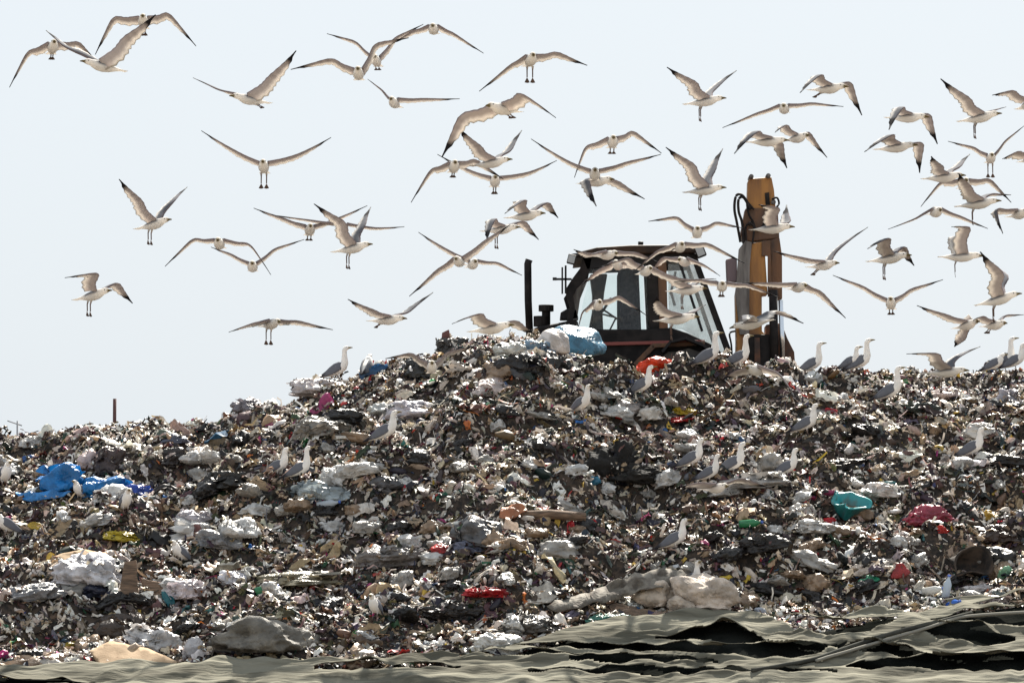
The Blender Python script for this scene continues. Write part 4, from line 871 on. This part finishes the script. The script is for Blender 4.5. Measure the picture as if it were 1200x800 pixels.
def wing(g, S, W, T, sgn, fwd, twist, s, chord=.148):
    """S shoulder, W wrist, T tip in body coordinates; fwd: body forward"""
    pts = []
    E = S.lerp(W, .5) - fwd * .025 * s
    ctrl = [S, E, W + fwd * .012 * s, W.lerp(T, .5) + (W - (S + T) / 2) * .10, T]
    # catmull-rom through ctrl
    P = [ctrl[0] * 2 - ctrl[1]] + ctrl + [ctrl[-1] * 2 - ctrl[-2]]
    N = 5
    for i in range(1, len(P) - 2):
        for k in range(N):
            t = k / N
            pts.append(.5 * ((2 * P[i]) + (-P[i - 1] + P[i + 1]) * t + (2 * P[i - 1] - 5 * P[i] + 4 * P[i + 1] - P[i + 2]) * t * t + (-P[i - 1] + 3 * P[i] - 3 * P[i + 1] + P[i + 2]) * t ** 3))
    pts.append(ctrl[-1]); m = len(pts); rings, cols = [], []
    for i, p in enumerate(pts):
        u = i / (m - 1)
        t = (pts[min(i + 1, m - 1)] - pts[max(i - 1, 0)]).normalized()
        back = -fwd; c = back - t * back.dot(t)
        if c.length < .25: c = c + Vector((0, 0, -1)) * (.25 - c.length); c -= t * c.dot(t)
        c.normalize()
        n = (c.cross(t) * sgn * -1).normalized()
        tw = twist * (1 - .3 * u)
        c2 = c * math.cos(tw) - n * math.sin(tw); n2 = n * math.cos(tw) + c * math.sin(tw)
        if u < .5: ch = chord * (1 - .12 * (abs(u - .22) / .28))
        else: ch = chord * (.88 - 1.0 * ((u - .5) / .5) ** 1.5 * .90)
        ch *= s * (1 + ((.10 if i % 2 else -.08) * (1.5 if u > .8 else 1)) * (1 if u > .12 else 0)); ch = max(ch, .012 * s)
        th = (.014 * (1 - u) + .0025) * s
        le = p + c2 * (-.22 * ch) + (fwd * 0); 
        cam_ = n2 * (.06 * ch)
        r_ = [le, le + c2 * ch * .12 + n2 * th, le + c2 * ch * .45 + n2 * th * .7 + cam_, le + c2 * ch * .8 + n2 * .003 + cam_ * .6, le + c2 * ch,
              le + c2 * ch * .8 - n2 * .003 + cam_ * .6, le + c2 * ch * .45 - n2 * th * .4 + cam_, le + c2 * ch * .12 - n2 * th]
        rings.append(r_)
        up = GREY if u < .76 else BLACK
        if .93 < u < .97: up = (.5, .5, .5)
        te = WHITE if u < .8 else BLACK
        un = (.56, .49, .455) if u < .84 else BLACK  # white underwing tinted darker: backlit shade put into the colour
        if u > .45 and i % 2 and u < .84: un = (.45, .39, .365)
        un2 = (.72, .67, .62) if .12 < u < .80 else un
        le_c = (.24, .18, .185) if u < .78 else BLACK  # mauve of the shaded leading edge painted in
        cols.append([le_c, up, up, te, te, un2, un, un])
    g.loft(rings, cols)

FLY_BODY = [(-.30, .012, .075, .003, 't'), (-.24, .010, .056, .008, 't'), (-.17, .006, .042, .026, 't'), (-.09, .0, .058, .050, 'g'), (-.01, -.002, .068, .064, 'g'), (.06, .0, .064, .062, 'g'),
            (.11, .006, .050, .050, 'w'), (.145, .012, .038, .039, 'w'), (.18, .014, .037, .038, 'w'), (.21, .010, .029, .031, 'w'), (.228, .005, .014, .017, 'b'), (.255, .002, .009, .012, 'b'), (.282, -.006, .003, .005, 'b')]
def fly(px, py, p, yaw, L, Rr, label, pitch=10, legs=0, tw=8, fan=1.0, short=0):
    """px,py body centre in the photo; p = photo pixels per metre at the bird; L,Rr = ((wrist),(tip)) of the screen-left and screen-right wing"""
    d = F / p; org = at(px, py, d)
    M = Matrix.Rotation(R(yaw), 3, 'Z') @ Matrix.Rotation(R(-pitch), 3, 'Y'); Mi = M.transposed()
    g = GM(); gs = 1.0
    b = [(x, z, ry * (fan if ck == 't' and x < -.2 else 1), rz, ck) for (x, z, ry, rz, ck) in FLY_BODY]
    bs = .84; b = [(x * bs, z * bs, ry * bs, rz * bs, ck) for x, z, ry, rz, ck in b]
    gull_body(g, b); eyes(g, (.19 * bs, 0, .024 * bs), .006, .031 * bs)
    lat = M @ Vector((0, 1, 0))
    for which, (wr, ti) in (('L', L), ('R', Rr)):
        # anatomical side of the wing that lies on this side of the picture
        left_is_screen_right = lat.x > 0
        side = 1 if ((which == 'R') == left_is_screen_right) else -1
        ax = lat * side; back = M @ Vector((-1, 0, 0))
        sgy = ax.y if abs(ax.y) > .22 else back.y * .6
        sg = 1 if sgy > 0 else -1
        S = Vector((.045, side * .045, .035))
        Sw = M @ S; spx = px + Sw.x * p; spy = py - Sw.z * p
        def seg(a, b_, ln, sgn, lim):
            dx = (b_[0] - a[0]) / p; dz = -(b_[1] - a[1]) / p; dd = math.hypot(dx, dz)
            dep = math.sqrt(max(0, ln * ln - dd * dd)); dep = min(dep, ln * lim)
            return Vector((dx, sgn * dep, dz))
        lim = .25 + .6 * abs(ax.y)
        v1 = seg((spx, spy), wr, .30, sg, lim); v2 = seg(wr, ti, .42, (1 if (sg > 0) else -1), lim)
        Wl = Mi @ (Sw + v1); Tl = Mi @ (Sw + v1 + v2)
        wing(g, S, Wl, Tl, side, Vector((1, 0, 0)), R(tw), gs)
    if legs == 1: legs_down(g, (-.06, 0, -.04), Mi @ Vector((-.1 * math.cos(R(yaw)), 0, -1)), .115)
    elif legs == 2 and random.random() < .62: legs_down(g, (-.09, 0, -.03), Vector((-1, 0, -.25 - .3 * random.random())), random.uniform(.03, .07), random.uniform(.010, .022))
    o = link('gull', g.mesh('gull'), m_gull_fly); o.matrix_world = Matrix.Translation(org) @ M.to_4x4()
    return tag(o, label, 'gull', 'gulls flying over the landfill')

GULLS = [
 (62, 56, 112, -80, ((32, 62), (9, 101)), ((90, 50), (108, 65)), 'flying gull with drooping wings nearest the top left corner of the sky', 12, 2, 18),
 (120, 78, 118, -160, ((78, 55), (50, 31)), ((148, 47), (184, 20)), 'gull facing left with raised wings, seen from the side at top left', 12, 0, 15),
 (168, 26, 112, -88, ((133, 22), (111, 64)), ((197, 17), (230, 54)), 'gull with arched wings just above the left facing gull at top left', 12, 2, 20),
 (292, 117, 112, -150, ((258, 104), (223, 86)), ((318, 92), (348, 62)), 'lone banking gull facing left, between the top left trio and the top centre group', 8, 2, 14),
 (309, 196, 112, -90, ((272, 176), (235, 152)), ((350, 182), (388, 160)), 'head on gull with shallow V wings directly below the banking gull left of top centre', 12, 1, 6),
 (181, 263, 108, -32, ((165, 238), (144, 215)), ((200, 235), (216, 214)), 'small gull with wings in a tall V and legs dangling at left', 12, 1, 4),
 (110, 346, 112, -30, ((114, 324), (82, 330)), ((133, 331), (151, 351)), 'lowest gull on the far left sky, wings bent and legs down', 12, 1, 10),
 (257, 286, 112, -92, ((226, 281), (192, 311)), ((292, 287), (317, 321)), 'gull with drooping wings forming an arch, above the lone gull left of the exhaust pipe', 8, 0, 4),
 (296, 313, 108, -88, ((270, 298), (246, 288)), ((322, 292), (356, 279)), 'gull directly below the arch winged gull at left centre, wing tips touching it', 8, 2, 4),
 (363, 270, 108, -85, ((331, 256), (296, 242)), ((393, 257), (430, 239)), 'head on gull with V wings, left in the knot of three at left centre', 10, 2, 5),
 (402, 267, 108, -92, ((364, 259), (318, 252)), ((440, 268), (474, 265)), 'gull gliding with nearly level wings, middle of the knot of three at left centre', 4, 0, 4),
 (414, 291, 110, -25, ((402, 264), (370, 243)), ((424, 263), (433, 237)), 'gull facing right with dark raised wing and dangling legs, lowest in the knot of three', 10, 1, 8),
 (318, 380, 110, -62, ((297, 381), (271, 392)), ((348, 376), (389, 384)), 'lone gull gliding with level wings low at left, above the pale rim of the slope', 5, 1, 14),
 (455, 375, 108, -28, ((437, 366), (410, 355)), ((476, 364), (507, 339)), 'gull facing right left of the exhaust pipe with one dark tip raised', 3, 2, 8),
 (420, 87, 116, -90, ((388, 70), (340, 81)), ((440, 53), (479, 42)), 'round breasted gull head on at top centre with right wing held high', 10, 2, 16),
 (441, 72, 102, -95, ((416, 49), (382, 37)), ((463, 45), (496, 26)), 'gull partly behind the round breasted head on gull at top centre', 10, 2, 6),
 (508, 35, 108, -92, ((484, 37), (458, 50)), ((532, 40), (567, 61)), 'topmost gull of the top centre group with arched wings', 6, 2, 10),
 (462, 121, 106, -100, ((447, 105), (430, 90)), ((496, 116), (539, 114)), 'thin winged gull lowest in the top centre group, right wing straight out', 8, 2, 4),
 (622, 71, 118, -82, ((598, 77), (561, 105)), ((652, 62), (689, 74)), 'gull with both legs hanging right of the top centre group', 10, 1, 16),
 (588, 128, 130, -128, ((543, 137), (517, 184)), ((612, 115), (651, 144)), 'largest broad winged gull gliding at upper centre', 4, 2, 34),
 (577, 191, 112, -25, ((561, 176), (539, 157)), ((596, 174), (612, 146)), 'gull facing right with black tipped raised wing just under the broad winged gull', 8, 0, 8),
 (532, 196, 112, -85, ((505, 200), (481, 236)), ((557, 188), (590, 208)), 'gull with drooping wings left of the black tipped one at upper centre', 10, 2, 16),
 (580, 213, 108, -88, ((548, 199), (512, 179)), ((620, 203), (653, 187)), 'head on gull with shallow V wings lowest of the upper centre cluster', 10, 2, 5),
 (617, 253, 112, -32, ((613, 238), (592, 256)), ((640, 236), (655, 250)), 'gull facing right in a braking pose above the exhaust pipe', 5, 0, 8),
 (588, 269, 104, -25, ((578, 260), (571, 288)), ((612, 258), (632, 276)), 'smaller gull tucked below the braking gull above the exhaust pipe', 5, 1, 8),
 (538, 307, 108, -100, ((512, 317), (479, 346)), ((569, 283), (598, 262)), 'left gull of a touching pair left of the exhaust pipe, dark left tip low', 6, 0, 14),
 (554, 310, 106, -80, ((521, 292), (490, 271)), ((583, 308), (612, 321)), 'right gull of a touching pair left of the exhaust pipe', 6, 0, 4),
 (697, 205, 112, -90, ((663, 188), (622, 162)), ((736, 191), (775, 180)), 'wide winged head on gull above the cab with long level V', 10, 0, 5),
 (718, 167, 112, -88, ((687, 173), (673, 207)), ((742, 155), (776, 178)), 'arch winged gull with small feet showing, just above the wide winged head on gull', 10, 2, 14),
 (700, 213, 110, -40, ((688, 214), (698, 247)), ((722, 211), (757, 229)), 'gull hidden behind the wide winged one, its dark wing hanging straight down', 4, 0, 14),
 (827, 119, 108, -18, ((812, 101), (780, 85)), ((839, 100), (866, 76)), 'upper of two leggy gulls with V wings left of the boom top', 8, 1, 8),
 (827, 223, 110, -22, ((810, 196), (779, 177)), ((836, 198), (850, 168)), 'lower of two leggy gulls with V wings beside the boom top', 6, 1, 8),
 (919, 128, 108, -95, ((887, 133), (847, 148)), ((952, 121), (990, 123)), 'gull with one long level wingspan above the boom top', 5, 2, 5),
 (972, 104, 114, -38, ((958, 92), (934, 116)), ((996, 95), (1014, 130)), 'gull facing right with hooked wings above the level gliding gull', 2, 2, 8),
 (900, 166, 110, -18, ((884, 158), (858, 186)), ((915, 165), (926, 191)), 'left gull of an overlapping pair right above the boom top', 2, 2, 8),
 (935, 162, 106, -60, ((919, 150), (906, 160)), ((948, 155), (972, 181)), 'right gull of an overlapping pair above the boom top', 4, 0, 10),
 (1064, 138, 112, -22, ((1053, 130), (1037, 159)), ((1089, 132), (1104, 163)), 'upper of two hook winged gulls facing right at upper right', 0, 2, 8),
 (1051, 173, 112, -24, ((1041, 162), (1009, 184)), ((1080, 166), (1083, 197)), 'lower of two hook winged gulls facing right at upper right', 5, 2, 8),
 (1149, 138, 112, -20, ((1131, 120), (1098, 98)), ((1165, 127), (1186, 118)), 'leggy gull with one straight raised wing near the upper right corner', 10, 1, 8),
 (1206, 122, 112, -70, ((1184, 110), (1159, 116)), ((1230, 105), (1260, 120)), 'gull cut by the right edge nearest the top right corner', 10, 0, 14),
 (1161, 186, 100, -90, ((1141, 173), (1112, 164)), ((1179, 165), (1203, 145)), 'small head on gull with legs hanging near the right edge', 8, 1, 5),
 (1208, 186, 120, -75, ((1190, 181), (1171, 190)), ((1235, 180), (1260, 200)), 'large gull mostly beyond the right edge, beige left wing tip showing', 5, 0, 20),
 (1107, 208, 112, -24, ((1099, 199), (1086, 190)), ((1125, 193), (1143, 174)), 'gull facing right with pale black tipped wing raised, upper right cluster', 4, 0, 8),
 (1130, 216, 110, -88, ((1103, 214), (1080, 241)), ((1160, 211), (1187, 236)), 'arch winged gull in the middle of the upper right cluster', 8, 0, 14),
 (1147, 239, 114, -10, ((1132, 223), (1118, 210)), ((1163, 225), (1192, 222)), 'gull facing right with outstretched beak under the arch winged one at right', 8, 1, 8),
 (1097, 249, 108, -80, ((1073, 256), (1042, 267)), ((1127, 254), (1160, 266)), 'thin winged gliding gull with tips down beneath the upper right cluster', 3, 0, 5),
 (1195, 251, 112, -70, ((1166, 248), (1171, 277)), ((1225, 245), (1250, 255)), 'gull at the right edge with dark left wing hanging straight down', 5, 0, 14),
 (1043, 303, 114, -22, ((1037, 283), (1012, 297)), ((1060, 288), (1077, 306)), 'leggy gull braking with fanned wings right of the boom', 8, 1, 8),
 (1127, 301, 112, -5, ((1131, 270), (1110, 271)), ((1124, 275), (1122, 292)), 'gull with wings folded high over its back and one leg down at right', 2, 1, 6),
 (1171, 351, 118, -15, ((1169, 325), (1143, 300)), ((1181, 324), (1171, 302)), 'biggest gull at lower right with wings raised straight up, landing', 15, 1, 8),
 (1044, 356, 108, -95, ((1011, 336), (977, 321)), ((1069, 339), (1107, 326)), 'head on gull with wide V wings low over the right slope', 12, 2, 5),
 (966, 311, 106, -48, ((940, 305), (904, 298)), ((986, 288), (1020, 263)), 'gull right of the boom with far wing raised and near wing level', 4, 2, 8),
 (936, 337, 108, -70, ((905, 334), (868, 334)), ((962, 342), (993, 371)), 'gull crossing the right side of the boom with wing drooping right', 3, 0, 14),
 (1134, 381, 106, -60, ((1106, 371), (1071, 361)), ((1131, 394), (1122, 404)), 'gull with pinkish dark wing pointing down, left of the pair low at right', 8, 0, 8),
 (1166, 381, 106, -60, ((1149, 373), (1138, 377)), ((1180, 369), (1204, 366)), 'low gull right of the one with its wing pointing down', 3, 2, 14),
 (817, 273, 108, -90, ((793, 255), (760, 258)), ((840, 261), (872, 266)), 'head on gull with M shaped wings between cab roof and boom', 10, 2, 6),
 (797, 290, 110, -85, ((770, 295), (742, 318)), ((830, 286), (873, 308)), 'gull with arched wings over the right end of the cab roof', 6, 0, 12),
 (906, 268, 112, -18, ((908, 248), (886, 246)), ((924, 258), (926, 234)), 'white gull crossing the boom with a dark raised wing', 4, 0, 8),
 (757, 318, 106, -75, ((735, 305), (702, 316)), ((792, 327), (840, 329)), 'gull across the middle of the cab, above the seat', 6, 0, 12),
 (846, 336, 108, -90, ((820, 328), (790, 329)), ((876, 334), (915, 348)), 'gull with feet out in the gap between cab and boom', 6, 2, 8),
 (794, 374, 114, -12, ((776, 364), (768, 352)), ((812, 364), (830, 352)), 'plump gull facing right in front of the rear cab window', 6, 1, 8),
 (701, 358, 106, -85, ((683, 366), (677, 387)), ((726, 348), (758, 368)), 'gull with drooping wings in front of the front cab window', 8, 2, 12),
 (806, 340, 104, -20, ((790, 328), (768, 322)), ((824, 326), (842, 322)), 'shaded gull with dangling legs high in the rear cab window', 4, 1, 8),
 (712, 299, 104, -60, ((692, 300), (672, 296)), ((745, 296), (772, 304)), 'gull gliding along the front of the cab roof', 2, 0, 14),
 (802, 307, 102, -110, ((778, 302), (762, 318)), ((824, 312), (842, 326)), 'gull just under the right end of the cab roof', 4, 0, 14),
 (724, 311, 102, -100, ((700, 318), (682, 332)), ((748, 313), (764, 326)), 'gull with arched wings across the top of the cab door', 6, 0, 16),
 (880, 380, 114, 160, ((872, 372), (866, 384)), ((905, 364), (944, 376)), 'white gull across the foot of the boom with a long wing to the right', -8, 0, 12),
 (577, 385, 122, -25, ((561, 371), (531, 384)), ((602, 375), (628, 388)), 'big gull landing on top of the heap left of the exhaust pipe', 8, 0, 12),
 (506, 431, 112, -88, ((482, 415), (451, 419)), ((524, 414), (560, 403)), 'white gull with spread wings landing on the left flank of the heap', 12, 0, 12),
 (886, 434, 116, -120, ((866, 434), (850, 441)), ((912, 440), (928, 468)), 'gull with a wide beige wing sweeping low below the boom', 4, 0, 24),
 (1110, 436, 114, -20, ((1094, 417), (1058, 418)), ((1124, 417), (1155, 402)), 'gull touching down with both wings raised on the right crest', 4, 1, 8),
 (400, 689, 108, -8, ((404, 668), (385, 666)), ((399, 672), (390, 660)), 'gull with wings raised in the lower part of the slope, left of centre', 4, 1, 8),
 (691, 662, 112, -80, ((666, 678), (641, 702)), ((718, 653), (752, 656)), 'brownish gull flying low over the slope above the rolled fabric', 6, 0, 14),
 (840, 572, 112, -60, ((818, 567), (797, 571)), ((868, 561), (905, 570)), 'white gull skimming the slope beneath three standing gulls', 4, 0, 20),
]
for a in GULLS: fly(*a)

STAND = {}
def stand_mesh(pose):
    if pose in STAND: return STAND[pose]
    g = GM()
    neck = {'tall': (.155, .235, .30), 'alert': (.150, .20, .25), 'hunch': (.135, .13, .155), 'forward': (.20, .15, .17)}[pose]
    nx, nz, hz = neck
    body = [(-.22, .000, .028, .004, 't'), (-.17, .012, .036, .020, 't'), (-.12, .028, .050, .046, 'w'), (-.06, .045, .064, .064, 'w'), (.03, .062, .068, .074, 'w'), (.09, .085, .060, .068, 'w'),
            (.125, .125, .046, .052, 'w'), ((.13 + nx) / 2, (.13 + nz) / 2 + .02, .036, .038, 'w'), (nx - .005, nz, .031, .033, 'w'), (nx + .005, hz - .02, .032, .034, 'w'), (nx + .025, hz + .005, .034, .033, 'w'), (nx + .055, hz + .008, .028, .027, 'w'),
            (nx + .075, hz + .003, .013, .014, 'b'), (nx + .10, hz, .009, .010, 'b'), (nx + .125, hz - .006, .003, .004, 'b')]
    gull_body(g, body); eyes(g, (nx + .04, 0, hz + .018), .0065, .0285)
    # folded wings lie along both flanks, black tips crossing past the tail
    for s_ in (-1, 1):
        rr = [(.085, .105, .052, .006, .030), (.05, .095, .064, .014, .060), (-.02, .078, .070, .018, .066), (-.09, .055, .062, .017, .056), (-.15, .036, .046, .014, .038), (-.21, .022, .028, .010, .022), (-.265, .010, .014, .007, .012), (-.30, .004, .004, .003, .004)]
        rings = []; cols = []
        for i, (x, z, y, t_, h) in enumerate(rr):
            rings.append([Vector((x, s_ * (y * .80 + math.cos(2 * math.pi * k / 10) * t_ - .25 * (z + math.sin(2 * math.pi * k / 10) * h - z) ), z + math.sin(2 * math.pi * k / 10) * h)) for k in range(10)])
            cols.append((.125, .13, .15) if x > -.19 else BLACK)
        if s_ < 0: rings = [r_[::-1] for r_ in rings]
        g.loft(rings, cols)
    legs_down(g, (.0, 0, .0), (0.05, 0, -1), .115, .03, 'flat')
    STAND[pose] = g.mesh('gull'); STAND[pose].materials.append(m_gull); STAND[pose].shade_smooth()
    return STAND[pose]
def stand(px, foot, yaw, s, pose, label, tilt=14):
    s *= .76; q = hit(px, foot + 3); me = stand_mesh(pose)
    o = bpy.data.objects.new('gull', me); COL.objects.link(o)
    o.location = (q.x, q.y, q.z + .095 * s + .015); o.scale = (s, s, s); o.rotation_euler = (0, R(-tilt), R(yaw))
    return tag(o, label, 'gull', 'gulls standing on the litter')
SG = [
 (396, 446, 0, 1.15, 'tall', 'gull standing in profile on the pale bag at the left shoulder of the slope'),
 (430, 442, 75, 1.15, 'hunch', 'hunched gull seen from behind, just right of the profile gull on the left shoulder'),
 (452, 520, -10, 1.15, 'alert', 'gull standing alone left of centre below the white striped bag'),
 (326, 560, -10, 1.05, 'alert', 'left of two gulls standing together on the left of the slope'),
 (352, 562, -5, 1.05, 'tall', 'right of two gulls standing together on the left of the slope'),
 (682, 486, -40, 1.05, 'alert', 'gull standing below the blue domed bag'),
 (752, 465, 0, 1.15, 'alert', 'gull standing in front of the red bag'),
 (830, 432, 12, 1.2, 'tall', 'left of two gulls standing at the rear corner of the cab'),
 (866, 432, 5, 1.15, 'tall', 'right of two gulls standing between cab and boom'),
 (952, 440, 0, 1.1, 'tall', 'gull standing on the crest right of the boom foot'),
 (997, 434, -20, .95, 'alert', 'gull half hidden behind another on the small crest heap'),
 (1008, 430, 0, 1.15, 'tall', 'gull standing highest on the small crest heap right of the boom'),
 (1043, 473, 0, 1.2, 'tall', 'large gull in profile on the right slope, below the small crest heap'),
 (945, 510, 0, 1.1, 'alert', 'gull on the upper right slope, next below the white ball of plastic'),
 (922, 563, 0, 1.05, 'alert', 'gull standing right of the group of three on the right slope'),
 (811, 552, 0, 1.1, 'alert', 'left gull in the group of three on the slope'),
 (831, 566, 0, 1.0, 'alert', 'front gull in the group of three on the slope'),
 (859, 558, 0, 1.15, 'alert', 'right gull in the group of three on the slope'),
 (1139, 538, -5, 1.15, 'alert', 'gull standing just above the grey ball bag at right'),
 (1166, 436, 0, .95, 'hunch', 'left of three gulls in a row on the right end of the crest'),
 (1177, 434, -5, 1.15, 'tall', 'middle of three gulls in a row on the right end of the crest'),
 (1190, 435, -8, 1.05, 'alert', 'right of three gulls in a row on the right end of the crest'),
 (791, 645, -5, 1.1, 'alert', 'gull with dark back standing in the middle of the lower slope'),
 (812, 692, -60, 1.0, 'alert', 'gull standing among the rolled fabric above the beige sacks'),
 (440, 725, -110, 1.05, 'hunch', 'hunched white gull near the bottom, right of the wing raising gull'),
 (212, 662, -130, 1.05, 'hunch', 'hunched gull at left below the yellow cloth'),
 (94, 586, -120, .95, 'hunch', 'hunched gull in front of the blue sacks'),
 (148, 600, -70, 1.1, 'hunch', 'gull standing right below the blue sacks'),
 (6, 572, -60, 1.25, 'hunch', 'big hunched gull cut by the left edge'),
 (8, 628, 200, 1.1, 'hunch', 'lower gull cut by the left edge beneath the big hunched one'),
]
for a in SG: stand(*a)
